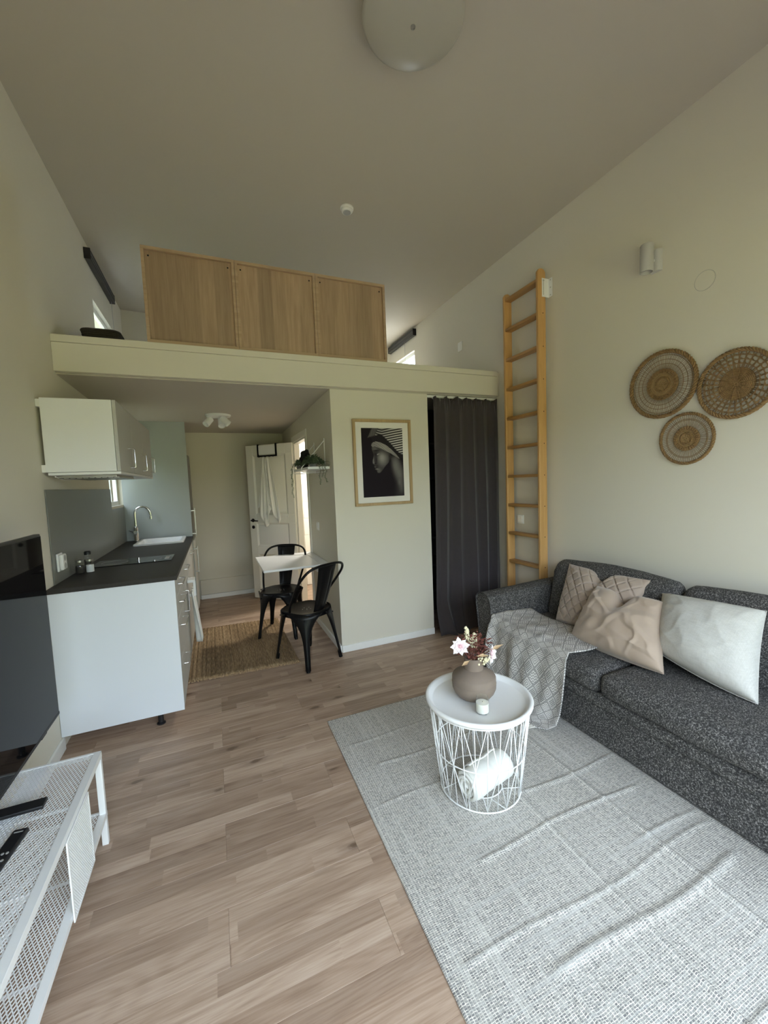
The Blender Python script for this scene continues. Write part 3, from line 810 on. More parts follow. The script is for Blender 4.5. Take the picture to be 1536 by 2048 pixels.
# over-door hook rack and towel
D0 = world_mat(door)
hr = thing('over_door_hooks', 'white and black hook rack hung over the door top', 'hook rack', D0 @ Vector((.37, .02, 1.90)), door.rotation_euler[2])
MB().box(-.135, .135, .002, .010, .008, .125).build('plate', METALW, hr, bevel=.002)
fm = MB().box(-.150, -.128, .002, .014, -.02, .142).box(.128, .150, .002, .014, -.02, .142).box(-.150, .150, .002, .014, -.022, -.002)
for s in (-1, 1): fm.box(s * .139 - .011, s * .139 + .011, -.045, .014, .137, .142)
fm.build('frame', BLACKM, hr, bevel=.001)
for i in range(5): MB().tube([(-.11 + .055 * i, .012, -.012), (-.11 + .055 * i, .035, -.028), (-.11 + .055 * i, .045, -.012)], .004, 6).build('hook', BLACKM, hr)
tw = thing('hand_towel', 'pale towel gathered on the hook rack on the open door', 'towel', D0 @ Vector((.385, .03, 1.89)), door.rotation_euler[2])
def gather(cx, spread, ln, ph, skew):
    def f(u, v):
        s = (.012 + spread * v ** .75)
        x = cx + (u - .5) * 2 * s + skew * v
        y = .02 + .018 * math.sin(u * 11 + ph) * (.25 + .75 * v) + .012 * math.sin(u * 23 + v * 3 + ph) * v
        z = -.012 - ln * v * (1 - .16 * math.cos(u * math.pi * 2 + ph) * v)
        return (x, y, z)
    return f
for nm, a in (('towel_fold', (.035, .10, .78, .3, .02)), ('towel_fold', (-.03, .115, .74, 2.2, -.03))):
    MB().grid(gather(*a), 30, 24).build(nm, TOWEL, tw, solid=.004, smooth=3.2)

# switch on the partition beside the doorway
sw = thing('light_switch', 'white light switch on the kitchen side of the partition', 'switch', (.958, 4.02, 1.075))
MB().box(-.010, 0, -.04, .04, -.042, .042).build('plate', PLASTICW, sw, bevel=.003)
MB().box(-.015, -.010, -.028, .028, -.030, .030).build('rocker', PLASTICW, sw, bevel=.002)

# ================================================================== SHELF, PLANTS, BUST
sh = thing('wall_shelf', 'small white wall shelf on wire brackets beside the doorway', 'shelf', (.958, 3.78, 1.63))
MB().box(-.205, -.012, -.345, .30, .0, .022).build('board', WHITE, sh, bevel=.002)
for y in (-.16, .235):
    MB().tube([(-.004, y, .285), (-.004, y, -.02), (-.20, y, -.020), (-.222, y, -.012), (-.222, y, .018), (-.212, y, .032), (-.004, y, .265)], .0042, 8).build('bracket', METALW, sh)
def bust():
    t = thing('black_bust', 'small matt black head sculpture with hair knot on the wall shelf', 'sculpture', (.835, 3.93, 1.652))
    t.scale = (.80, .72, 1.0)
    mb = MB().lathe([(.045, 0), (.05, .01), (.04, .035), (.022, .055), (.02, .075)], 20)
    mb.ball((-.008, 0, .115), .045, 18, (.95, .85, 1.1)).ball((.038, 0, .128), .034, 14).ball((-.05, 0, .105), .012, 8, (1.3, .8, .8)).ball((-.044, 0, .085), .011, 8).ball((-.038, 0, .068), .014, 8)
    mb.ball((.0, 0, .15), .042, 14, (1.15, 1, .7)).ball((.03, 0, .165), .028, 10)
    o = mb.build('head', BLACKBUST, t, smooth=3.2)
    m = o.modifiers.new('remesh', 'REMESH'); m.mode = 'VOXEL'; m.voxel_size = .006; m.use_smooth_shade = True
bust()
def leaf(mb, p, d, n, ln, wd):
    p = Vector(p); d = Vector(d).normalized(); s = d.cross(Vector(n)).normalized(); nn = s.cross(d)
    mb.add([p, p + d * ln * .5 + s * wd + nn * wd * .35, p + d * ln, p + d * ln * .5 - s * wd + nn * wd * .35, p + d * ln * .5], [(0, 1, 4), (1, 2, 4), (2, 3, 4), (3, 0, 4)])
def trailing_plant(name, label, base, rad, strands, mat, seed):
    rnd = random.Random(seed)
    t = thing(name, label, 'plant', base)
    MB().lathe([(.025, 0), (.032, .030), (.034, .034), (.028, .03)], 16).build('pot', GREYP, t)
    mb = MB()
    for i in range(int(900 * rad / .1)):
        a = rnd.uniform(0, 6.283); r = rad * math.sqrt(rnd.random()); z = .03 + .075 * (1 - (r / rad) ** 2) * rnd.uniform(.3, 1.1)
        p = (max(-.11, r * math.cos(a) * .70), r * math.sin(a) * 1.45, z)
        leaf(mb, p, (math.cos(a) * .7 + rnd.uniform(-.5, .5), math.sin(a) * .9 + rnd.uniform(-.5, .5), rnd.uniform(-.2, .9)), (rnd.uniform(-.3, .3), rnd.uniform(-.3, .3), 1), rnd.uniform(.018, .032), rnd.uniform(.006, .011))
    o = mb.build('foliage', mat, t, smooth=None); o['kind'] = 'stuff'
    for sx, sy, ln in strands:
        m = MB(); pts = []
        n = int(ln / .012)
        for k in range(n + 1):
            f = k / n
            pts.append((sx * min(1, .4 + f * 2) + .006 * math.sin(k * .9), sy * min(1, .5 + f * 2) + .008 * math.sin(k * .5 + sx * 40), .045 + .02 * math.sin(min(f * 4, 1) * math.pi) - ln * max(0, f - .12)))
        m.tube(pts, .0014, 4)
        for k, p in enumerate(pts[3:]):
            for s in (-1, 1):
                leaf(m, p, (rnd.uniform(-.5, .5), s * 1.0, -.45), (0, rnd.uniform(-.3, .3), 1), rnd.uniform(.014, .022), .0055)
        m.build('trailing_stem', mat, t, smooth=None)
trailing_plant('trailing_plant', 'bushy green trailing plant on the near half of the white wall shelf', (.845, 3.64, 1.652), .12, [(.055, -.232, .20), (.005, -.236, .22), (.03, -.238, .15), (.075, -.285, .05)], LEAFM, 3)
trailing_plant('trailing_plant', 'sparse trailing plant hanging from the far end of the wall shelf', (.80, 4.03, 1.652), .045, [(-.075, .02, .36), (-.068, .045, .22)], LEAFG2, 5)

# ================================================================== FOLD-DOWN TABLE AND CHAIRS
ft = thing('folding_table', 'white drop-leaf table fixed to the partition wall', 'table', (.958, 4.02, 0))
MB().box(-.082, -.002, -.375, .40, .735, .755).build('wall_leaf', WHITE, ft, bevel=.002)
MB().box(-.60, -.085, -.375, .40, .735, .755).build('table_top', WHITE, ft, bevel=.002)
MB().box(-.022, -.002, -.30, .32, .655, .735).build('wall_rail', WHITE, ft, bevel=.002)
MB().box(-.034, -.022, .02, .30, .60, .735).box(-.40, -.03, .06, .078, .690, .735).build('folding_bracket', WHITE, ft, bevel=.002)

def make_chair(label, loc, rz):
    t = thing('metal_chair', label, 'chair', loc, rz, 'black metal bistro chairs')
    # seat pan: rounded trapezoid, dished, rolled rim
    def seat_pt(a, k):
        ca, sa = math.cos(a), math.sin(a); p = 3.6
        rr = (abs(ca) ** p + abs(sa) ** p) ** (-1 / p)
        x, y = rr * ca * .178, rr * sa * .178
        x *= 1 + .10 * (y / .178)
        return x * k, y * k
    prof = [(1.01, -.045), (1.01, -.006), (.985, .0), (.93, -.002), (.75, -.008), (.45, -.011), (.18, -.012)]
    n = 48; vs = []; fs = []
    for k, z in prof:
        for i in range(n):
            x, y = seat_pt(2 * math.pi * i / n, k); vs.append((x, y, .452 + z))
    for j in range(len(prof) - 1):
        fs += [(j * n + i, j * n + (i + 1) % n, (j + 1) * n + (i + 1) % n, (j + 1) * n + i) for i in range(n)]
    fs.append(tuple((len(prof) - 1) * n + i for i in range(n)))
    MB().add(vs, fs).build('seat', BLACKM, t, smooth=.9)
    hm = MB()
    for hx_, hy_ in ((0, .03), (.035, .01), (-.035, .01), (.02, -.03), (-.02, -.03), (0, -.005)):
        hm.lathe([(.005, 0), (.005, .0012), (0, .0012)], 10, (hx_, hy_, .440))
    hm.build('seat_holes', GREYP, t)
    # legs: folded sheet, wide under the seat, tapering to a foot
    for sx in (-1, 1):
        for sy in (-1, 1):
            m = MB(); cs_ = 9; rows = 12
            top = Vector((sx * .128, sy * .128, .446)); bot = Vector((sx * .182, sy * .205, .012))
            ang = math.atan2(sy, sx)
            for r_ in range(rows + 1):
                f = r_ / rows; c = top.lerp(bot, f)
                wd = .020 + .116 * (1 - f) ** 4.6 + .008 * (1 - f); dep = .016 + .034 * (1 - f) ** 2.2
                for q in range(cs_ + 1):
                    s = q / cs_ * 2 - 1
                    th = s * R(82)
                    rib = .006 * math.exp(-(s / .16) ** 2) * min(1, 4 * f)
                    lx = dep * (math.cos(th) - .45) + rib; ly = wd * math.sin(th)
                    m.v.append((c.x + math.cos(ang) * lx - math.sin(ang) * ly, c.y + math.sin(ang) * lx + math.cos(ang) * ly, c.z))
            for r_ in range(rows):
                for q in range(cs_):
                    a = r_ * (cs_ + 1) + q; m.f.append((a, a + 1, a + cs_ + 2, a + cs_ + 1))
            lg = m.build('leg', BLACKM, t, solid=.003, smooth=1.2)
            d = (bot - top).normalized()
            MB().lathe([(.017, 0), (.017, .05), (.012, .06)], 12, bot - d * .045 + Vector((0, 0, -.012)), d * -1 + Vector((0, 0, 0))).build('foot_cap', BLACKM, lg) if False else MB().cyl((bot.x, bot.y, 0), (bot.x - d.x * .06, bot.y - d.y * .06, .06), .0165, 12, .015).build('foot_cap', BLACKM, lg)
    # cross stretchers under the seat
    MB().tube([(-.16, -.16, .40), (0, 0, .385), (.16, .16, .40)], .006, 8).build('stretcher', BLACKM, t)
    MB().tube([(.16, -.16, .40), (0, 0, .395), (-.16, .16, .40)], .006, 8).build('stretcher', BLACKM, t)
    # back hoop
    pts = [(.170, .010, .44), (.180, -.012, .50), (.202, -.090, .60), (.220, -.170, .70), (.214, -.235, .775), (.178, -.276, .828), (.105, -.298, .852), (0, -.304, .857)]
    pts = pts + [(-x, y, z) for x, y, z in pts[-2::-1]]
    # smooth the polyline
    P = [Vector(p) for p in pts]; fine = []
    for i in range(len(P) - 1):
        p0, p1, p2, p3 = P[max(i - 1, 0)], P[i], P[i + 1], P[min(i + 2, len(P) - 1)]
        for k in range(5):
            u = k / 5
            fine.append(.5 * ((2 * p1) + (p2 - p0) * u + (2 * p0 - 5 * p1 + 4 * p2 - p3) * u * u + (3 * p1 - p0 - 3 * p2 + p3) * u ** 3))
    fine.append(P[-1])
    MB().tube(fine, .0105, 10).build('back_hoop', BLACKM, t, smooth=1.5)
    # central splat, embossed
    def spl(u, v):
        x = (u - .5) * (.115 + .075 * v); z = .452 + .396 * v
        y = -.170 - .134 * v - .014 * math.sin(v * math.pi) * .6
        e = .005 * math.exp(-((abs(u - .5) - .27) / .05) ** 2) * (1 if .12 < v < .88 else 0)
        return (x, y + e + .012 * (u - .5) ** 2 * 4, z)
    MB().grid(spl, 24, 24).build('splat', BLACKM, t, solid=.003, smooth=1.2)
    return t
make_chair('black metal chair nearest the room, its back to the camera', (.665, 3.385, 0), R(28))
make_chair('black metal chair on the far side of the folding table', (.565, 4.135, 0), R(155.8))

# jute mat
jm = MB()
JX0, JX1, JY0, JY1 = -.285, .585, 3.39, 4.62
jm.grid(lambda u, v: (JX0 + (JX1 - JX0) * u + .02 * (v - .5) - .03 * v, JY0 + (JY1 - JY0) * v - .05 * u, .013 + .0025 * math.sin(u * 150)), 300, 30)
jt = thing('jute_rug', 'brown braided jute rug under the folding table', 'rug', (.15, 4.0, 0))
jo = jm.build('braid', JUTE, jt, world=True, solid=.010, smooth=3.2)
fr_ = MB()
rnd = random.Random(4)
for i in range(150):
    u = i / 149
    for yy, vv, s in ((JY0 - .05 * u, 0, -1), (JY1 - .05 * u, 1, 1)):
        x = JX0 + (JX1 - JX0) * u + .02 * (vv - .5) - .03 * vv
        fr_.tube([(x, yy, .012), (x + rnd.uniform(-.006, .006), yy + s * .008, .010), (x + rnd.uniform(-.01, .01), yy + s * rnd.uniform(.008, .018), .004)], .0022, 4)
fo = fr_.build('fringe', TANLEAF, jt, world=True, smooth=None); fo['kind'] = 'stuff'

# ================================================================== PICTURE
pc = thing('framed_portrait', 'wood framed black and white portrait of a woman in profile, on the partition wall', 'picture', (1.42, 3.361, 1.67))
PW, PH = .281, .381
fm = MB()
for a, b_, c, d in ((-PW, PW, PH - .024, PH), (-PW, PW, -PH, -PH + .024), (-PW, -PW + .024, -PH + .024, PH - .024), (PW - .024, PW, -PH + .024, PH - .024)):
    fm.box(a, b_, -.026, -.001, c, d)
fm.build('frame', TAN, pc, bevel=.002)
MB().box(-PW + .024, PW - .024, -.008, -.004, -PH + .024, PH - .024).build('passepartout', plain('passepartout', (.82, .80, .76), .8, var=.01), pc)
def paint_portrait():
    nx, ny = 170, 270
    X, Y = np.meshgrid(np.linspace(0, 1, nx), np.linspace(0, 1, ny), indexing='ij')
    asp = 1.62
    def smooth(d, w): return np.clip(.5 - d / w, 0, 1)
    def poly_sd(pts):
        P = np.array(pts, float) * (1, asp); px, py = X, Y * asp
        d = np.full(X.shape, 1e9); s = np.ones(X.shape)
        for i in range(len(P)):
            a, b_ = P[i], P[i - 1]; e = b_ - a
            wx, wy = px - a[0], py - a[1]
            t = np.clip((wx * e[0] + wy * e[1]) / (e @ e), 0, 1)
            d = np.minimum(d, (wx - t * e[0]) ** 2 + (wy - t * e[1]) ** 2)
            c1 = py >= a[1]; c2 = py < b_[1]; c3 = e[0] * wy > e[1] * wx
            s = np.where((c1 & c2 & c3) | (~c1 & ~c2 & ~c3), -s, s)
        return s * np.sqrt(d)
    def blob(cx, cy, rx, ry): return np.exp(-(((X - cx) / rx) ** 2 + ((Y - cy) / ry) ** 2))
    img = np.full(X.shape, .006)
    def lay(img, pts, val, w=.012):
        m = smooth(poly_sd(pts), w); return img * (1 - m) + val * m
    neck = .02 + .15 * blob(.80, .54, .10, .13) + .12 * blob(.90, .68, .09, .12) + .07 * blob(.93, .86, .06, .10) + .05 * blob(.88, .80, .03, .04)
    img = lay(img, [(.64, .42), (.70, .52), (.74, .66), (.80, .80), (.78, 1.0), (1.02, 1.0), (1.02, .62), (.97, .52), (.86, .40)], neck, .10)
    img = lay(img, [(.20, .10), (.26, .03), (.36, -.02), (1.02, -.02), (1.02, .40), (.93, .47), (.80, .40), (.60, .27), (.38, .22), (.26, .18)], .012, .02)
    # stripes: fan of gently curved bands rising to the right edge
    dx = X - .30
    g = Y - (.13 - .19 * np.clip(dx, 0, 1) ** .62 + .08)      # curved iso-lines
    k = Y + .13 * np.clip(dx, 0.001, 1) ** .8 + .07 * np.clip(.5 - X, 0, 1) ** 1.2 * 6
    st = smooth(-np.sin(k * 2 * math.pi / .0355), .55)
    st *= .55 + .45 * np.clip((X - .35) / .5, 0, 1)
    region = smooth(poly_sd([(.31, .115), (.36, .06), (.42, -.02), (1.02, -.02), (1.02, .385), (.93, .37), (.82, .31), (.70, .22), (.60, .16), (.52, .11), (.42, .085), (.35, .105)]), .02)
    img = img * (1 - region) + (.015 + .56 * st) * region
    fine = smooth(np.sin((X + .25 * Y) * 2 * math.pi / .024), .9)
    region = smooth(poly_sd([(.15, .135), (.19, .09), (.24, .02), (.30, -.02), (.42, -.02), (.36, .05), (.32, .105), (.24, .12)]), .03)
    img = img * (1 - region) + (.02 + .16 * fine) * region
    face = [(.245, .255), (.235, .29), (.245, .33), (.262, .355), (.275, .385), (.272, .41), (.262, .44), (.235, .49), (.243, .512), (.275, .522), (.288, .542), (.279, .558), (.302, .572), (.294, .598), (.318, .605), (.338, .607), (.345, .632), (.362, .648), (.41, .650), (.47, .615), (.55, .55), (.63, .50), (.67, .45), (.69, .40), (.66, .35), (.48, .29), (.33, .26)]
    val = .035 + .24 * blob(.47, .42, .09, .07) + .10 * blob(.50, .50, .12, .07) + .16 * blob(.265, .465, .016, .06) + .10 * blob(.38, .615, .06, .035) + .09 * blob(.30, .30, .07, .03) + .06 * blob(.58, .42, .08, .06)
    img = lay(img, face, val, .012)
    for cx, cy, rx, ry, kk in ((.335, .325, .075, .012, .85), (.345, .378, .055, .022, .75), (.335, .455, .022, .06, .7), (.315, .508, .022, .008, .9), (.33, .575, .05, .006, .9), (.36, .55, .03, .015, .4), (.67, .47, .03, .05, .7), (.66, .405, .02, .03, .6), (.345, .618, .05, .008, .5)):
        img = img * (1 - kk * blob(cx, cy, rx, ry))
    img += .34 * blob(.372, .380, .016, .008) + .22 * blob(.40, .372, .02, .006) + .16 * blob(.345, .590, .028, .007) + .12 * blob(.30, .562, .015, .006) + .12 * blob(.275, .50, .012, .015)
    band = [(.228, .255), (.238, .225), (.27, .205), (.34, .192), (.44, .202), (.56, .235), (.70, .30), (.82, .375), (.90, .435), (.905, .450), (.84, .425), (.70, .37), (.54, .318), (.40, .284), (.31, .268), (.25, .272)]
    u = np.clip(X - .26, 0, 1)
    top = .203 + .36 * u ** 1.55; bot = .270 + .24 * u ** 1.25 + .02 * u
    q = (Y - top) / np.maximum(bot - top, .012)
    stb = smooth(-np.sin(q * 2 * math.pi * 4.5 + .6), .7)
    m = smooth(poly_sd(band), .012)
    shade = .45 + .55 * np.clip(1 - np.abs(X - .55) / .5, 0, 1)
    img = img * (1 - m) + (.03 + .55 * stb * shade) * m
    return nx, ny, img
def portrait(parent):
    nx, ny, img = paint_portrait()
    col = np.stack([img * 1.0, img * .97, img * .93], -1) + np.array([.006, .002, .006])
    mb = MB()
    w_, h_ = .200, .306
    mb.grid(lambda u, v: ((u - .5) * 2 * w_, -.0088, (.5 - v) * 2 * h_), nx - 1, ny - 1)
    t = NT('portrait_print'); at = t.node('ShaderNodeAttribute', attribute_name='ink'); t.base(at.outputs[0], .6, **{'Specular IOR Level': .15})
    o = mb.build('print', t.m, parent, smooth=None)
    ca = o.data.color_attributes.new('ink', 'FLOAT_COLOR', 'POINT')
    rgba = np.concatenate([col.reshape(-1, 3), np.ones((nx * ny, 1))], 1).astype(np.float32)
    ca.data.foreach_set('color', rgba.ravel())
portrait(pc)

# ================================================================== CURTAIN
cr = thing('curtain_rail', 'white curtain rail under the loft beam', 'rail', (2.3, 3.39, 2.30))
MB().box(1.90, XR - .005, 3.372, 3.392, 2.272, 2.296).build('rail', WHITE_TRIM, cr, world=True, bevel=.002)
for i in range(9):
    x = 1.96 + i * .085
    MB().tube([(x, 3.382, 2.274), (x, 3.378, 2.262), (x, 3.366, 2.258)], .003, 6).build('hook', PLASTICW, cr, world=True)
def curtain(u, v):
    z = 2.268 - 2.262 * v
    x = 1.948 + (2.685 - 1.948) * u
    w_ = .55 + .45 * min(1, v * 3)
    ph_ = u * 5.2 + .08 + .10 * math.sin(v * 2.1) + .12 * math.sin(u * 9)
    tri = abs((ph_ % 1) - .62) / .62 if (ph_ % 1) < .62 else ((ph_ % 1) - .62) / .38
    fold = -.042 * (tri ** 1.5) + .008 * math.sin(u * 31 + v * 1.7)
    y = 3.372 - .018 + fold * w_
    x += -.045 * v * math.exp(-u * 4) + .02 * math.sin(v * 3 + u * 9) * v + .05 * v * u * .6
    if v < .05: y += .012 * math.sin(u * 120) * (1 - v / .05)
    b = max(0, (v - .86) / .14)
    y -= .13 * b ** 1.6 * math.exp(-((u - .18) / .30) ** 2) + .05 * b * math.exp(-((u - .8) / .3) ** 2)
    x += .05 * b * math.sin(u * 15)
    z += .018 * b * math.sin(u * 21) * (1 if v < 1 else 0) + (.012 * math.sin(u * 33) if v >= .99 else 0)
    z += .015 * math.sin(u * 2 * math.pi * 6.3) * max(0, 1 - v * 14)
    return (min(x, XR - .008), y, max(z, .006))
cu = MB().grid(curtain, 220, 70).build('curtain', CURT, None, solid=.003, smooth=3.2)
tag(cu, 'dark grey curtain hanging to the floor in front of the closet', 'curtain')
# closet shelves in the gap, their shade painted as near-black
cl = thing('closet_shelf_unit', 'shelf unit with shade painted near-black, in the gap left of the curtain', 'shelf', (2.1, 3.8, 0))
MB().box(1.91, 2.64, 3.98, 4.0, 0, 2.0).build('back', CLOSETSHADE, cl, world=True)
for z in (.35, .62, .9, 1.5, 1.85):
    MB().box(1.91, 2.64, 3.56, 3.98, z, z + .02).build('shelf', CLOSETSHADE, cl, world=True, bevel=.002)
for x in (1.908, 2.62): MB().box(x, x + .02, 3.56, 3.98, 0, 2.0).build('side', CLOSETSHADE, cl, world=True)

# ================================================================== LADDER
la = thing('loft_ladder', 'pine ladder hung upright on the right wall by the curtain', 'ladder', (2.635, 2.89, 0))
YN, YFa = 2.668, 3.085      # near rail, far rail (y of their near faces)
def rail(y, top):
    prof = [(2.584, .04), (2.668, .04), (2.668, top - .03), (2.652, top - .008), (2.626, top), (2.600, top - .008), (2.584, top - .03)]
    return MB().prism([(x, y, z) for x, z in prof], (0, .026, 0))
la_lean = .055
rn = rail(YN, 3.215).build('rail', LADDER, la, world=True, bevel=.005)
rf = rail(YFa, 3.185).build('rail', LADDER, la, world=True, bevel=.005)
for z in [.16, .425] + [.69 + .2705 * i for i in range(10)]:
    tr_ = MB()
    tr_.box(2.590, 2.664, YN + .02, YFa + .006, z - .014, z + .012)
    tr_.build('tread', TREADW, la, world=True, bevel=.005)
    s = MB().lathe([(.0045, 0), (.0045, .001), (0, .001)], 8, (2.636, YN, z), (0, -1, 0)).build('screw', BLACKM, rn, world=True)
bk = MB().box(2.625, XR - .001, YN - .004, YN - .0005, 2.985, 3.135).box(XR - .004, XR - .001, YN - .045, YN - .004, 2.985, 3.135)
bo = bk.build('wall_bracket', METALW, la, world=True, bevel=.001)
sb = MB().box(2.640, 2.645, YN - .0048, YN - .0038, 3.0, 3.12).lathe([(.008, 0), (.008, .0015), (0, .0015)], 10, (2.642, YN - .004, 3.117), (0, -1, 0))
for z in (3.0, 3.06, 3.12): sb.lathe([(.006, 0), (.006, .0015), (0, .0015)], 10, (XR - .004, YN - .025, z), (-1, 0, 0))
sb.build('screw', STEEL, bo, world=True)

# switch behind the ladder, thermostat, round cover, wall lamp
def wall_plate(name, label, cat, y, z, w_, h_, rock=True):
    t = thing(name, label, cat, (XR, y, z))
    MB().box(-.011, 0, -w_, w_, -h_, h_).build('plate', PLASTICW, t, bevel=.004)
    if rock: MB().box(-.016, -.010, -w_ * .68, w_ * .68, -h_ * .68, h_ * .68).build('rocker', PLASTICW, t, bevel=.003)
    return t
wall_plate('light_switch', 'white light switch on the right wall behind the ladder', 'switch', 3.035, 1.088, .042, .042)
wall_plate('thermostat', 'small white thermostat high on the loft wall', 'thermostat', 3.98, 3.0, .040, .050)
rc = thing('round_cover', 'round wall-coloured blank cover high on the right wall', 'cover', (XR, 1.49, 2.588))
MB().lathe([(.053, 0), (.053, .0022), (.0522, .003), (0, .003)], 40, (0, 0, 0), (-1, 0, 0)).build('disc', WALL, rc)
MB().tube([(-.0008, .0545 * math.cos(a), .0545 * math.sin(a)) for a in np.linspace(0, 2 * math.pi, 48, endpoint=False)], .0009, 5, closed=True).build('rim', GREYP, rc)
wl = thing('wall_spotlight', 'white cylinder spotlight on the right wall above the baskets', 'wall lamp', (XR, 1.765, 2.828))
MB().cyl((0, 0, -.065), (0, 0, .065), .035, 28).build('wall_box', LAMPW, wl)
MB().lathe([(.0, .094), (.034, .094), (.038, .088), (.038, -.075), (.033, -.075), (.033, -.03), (0, -.03)], 32, (-.085, .01, 0)).build('cylinder', LAMPW, wl)
MB().cyl((-.05, .005, 0), (-.02, .003, 0), .012, 12).build('arm', METALW, wl)

# ================================================================== WALL BASKETS
def coil(mb, cx, r0, r1, turns, wr, dx=0.0, n=5):
    N = int(turns * 40); pts = []
    for i in range(N + 1):
        a = 2 * math.pi * turns * i / N; r = r0 + (r1 - r0) * i / N
        pts.append((-dx - .002 * math.cos(a * 9), r * math.cos(a), r * math.sin(a)))
    return mb.tube(pts, wr, n)
def ring(mb, r, wr, x, n=5, N=72, wob=0.0, k=0):
    return mb.tube([(x + wob * math.cos(k * a), (r + wob * math.sin(k * a)) * math.cos(a), (r + wob * math.sin(k * a)) * math.sin(a)) for a in np.linspace(0, 2 * math.pi, N, endpoint=False)], wr, n, closed=True)
def wall_basket(label, y, z, rad, kind):
    t = thing('wall_basket', label, 'basket', (XR - .004, y, z), group='woven wall baskets')
    rim_w = rad * .062
    mb = MB()
    for ph in (0, 2.09, 4.19):     # braided rim
        N = 220
        mb.tube([(-.016 + rim_w * .55 * math.cos(a * 22 + ph), (rad - rim_w * .9 + rim_w * .55 * math.sin(a * 22 + ph)) * math.cos(a), (rad - rim_w * .9 + rim_w * .55 * math.sin(a * 22 + ph)) * math.sin(a)) for a in np.linspace(0, 2 * math.pi, N, endpoint=False)], rim_w * .52, 5, closed=True)
    mb.build('rim', STRAW, t, smooth=3.2)
    rin = rad * (.46 if kind == 'open' else .44)
    c = MB(); turns = int(rin / .0075)
    coil(c, 0, .003, rin, turns, .0046, .006)
    c.lathe([(0, 0), (rin, 0), (rin, .003), (0, .003)], 48, (0, 0, 0), (-1, 0, 0))
    for k in range(14 if kind == 'open' else 0):
        a = 2 * math.pi * k / 14
        c.tube([(-.011, .02 * math.cos(a), .02 * math.sin(a)), (-.011, rin * math.cos(a), rin * math.sin(a))], .0022, 4)
    c.build('centre_coil', STRAW if kind == 'open' else STRAWL, t, smooth=3.2)
    sp_ = MB(); ns = 58 if kind == 'open' else (104 if rad > .19 else 76)
    for k in range(ns):
        a = 2 * math.pi * k / ns; tw_ = .045 if kind == 'open' and k % 2 else (-.045 if kind == 'open' else .012 * math.sin(k * 2.3))
        sp_.tube([(-.008, rin * .96 * math.cos(a), rin * .96 * math.sin(a)), (-.014, (rin + rad) / 2 * math.cos(a + tw_), (rin + rad) / 2 * math.sin(a + tw_)), (-.014, (rad - rim_w) * math.cos(a), (rad - rim_w) * math.sin(a))], .0026 if kind == 'open' else .0012, 4)
    o = sp_.build('spokes', STRAW, t, smooth=3.2); o['kind'] = 'stuff'
    rr = (.56, .68, .80) if kind == 'open' else ((.60, .72, .84) if rad > .19 else (.70, .74))
    rm = MB()
    for q in rr:
        ring(rm, rad * q, .0026 if kind == 'open' else .0017, -.013)
        if kind == 'open': ring(rm, rad * q + .004, .0022, -.015, wob=.003, k=30, N=180)
    if kind != 'open':
        for q in (.44, .40, .36, .2): ring(rm, rad * q, .0045, -.012, wob=.002, k=28, N=160)
    rm.build('binding_ring', STRAW, t, smooth=3.2)
wall_basket('large round woven basket with fine spokes, upper left on the wall', 1.715, 2.048, .213, 'fine')
wall_basket('large woven basket with open holes and solid centre, upper right on the wall', 1.318, 1.960, .190, 'open')
wall_basket('smallest round woven basket, hanging below the other two', 1.566, 1.689, .159, 'fine')

# ================================================================== LOFT
lp = thing('loft_railing', 'oak veneer panel railing standing on the loft edge', 'railing', (.56, 3.335, 2.546))
PX = [-.362, .252, .870, 1.486]
ZB, ZTp = 2.548, 3.206
for i in range(3):
    a, c = PX[i], PX[i + 1]
    pn = MB().box(a + .02, c - .02, 3.345, 3.357, ZB + .02, ZTp - .02).build('panel', OAK, lp, world=True)
    f = MB().box(a + .0008, c - .0008, 3.322, 3.360, ZTp - .022, ZTp).box(a + .0008, c - .0008, 3.322, 3.360, ZB, ZB + .022)
    f.box(a + .0008, a + .022, 3.322, 3.360, ZB + .022, ZTp - .022).box(c - .022, c - .0008, 3.322, 3.360, ZB + .022, ZTp - .022)
    f.build('panel_frame', OAKF, lp, world=True, bevel=.001)
    for x in (a + .045, c - .045):
        MB().lathe([(.006, 0), (.006, .0012), (0, .0012)], 10, (x, 3.345, ZTp - .055), (0, -1, 0)).build('screw_cap', BLACKM, pn, world=True)
bk_ = thing('loft_basket', 'dark woven tray basket at the left end of the loft', 'basket', (-.685, 3.66, 2.528))
bx = MB()
def tray(z, d): return [(x, y, z) for x, y in rrect(-.105 - d, .105 + d, -.10 - d, .10 + d, .05, 5)]
loft(MB(), [tray(0, 0), tray(.14, .012), tray(.14, .004), tray(.012, -.008)], True, True).build('wall', WICKERD, bk_, smooth=.8)
for k in range(9):
    ring_pts = tray(.01 + .015 * k, .003 + .0012 * k)
    bx.tube(ring_pts, .0055, 5, closed=True)
for x, y in rrect(-.115, .115, -.11, .11, .05, 6):
    bx.tube([(x * .94, y * .94, 0), (x * 1.01, y * 1.01, .145)], .004, 5)
bx.build('weave', WICKERD, bk_)
MB().tube(tray(.146, .012), .011, 8, closed=True).build('rim', WICKERD, bk_)
ma = thing('loft_mattress', 'pale mattress lying on the loft behind the panels', 'mattress', (.6, 4.9, 2.53))
MB().box(-1.20, 2.02, -1.05, .95, 0, .15).build('mattress', MATTR, ma, bevel=.05, seg=4)
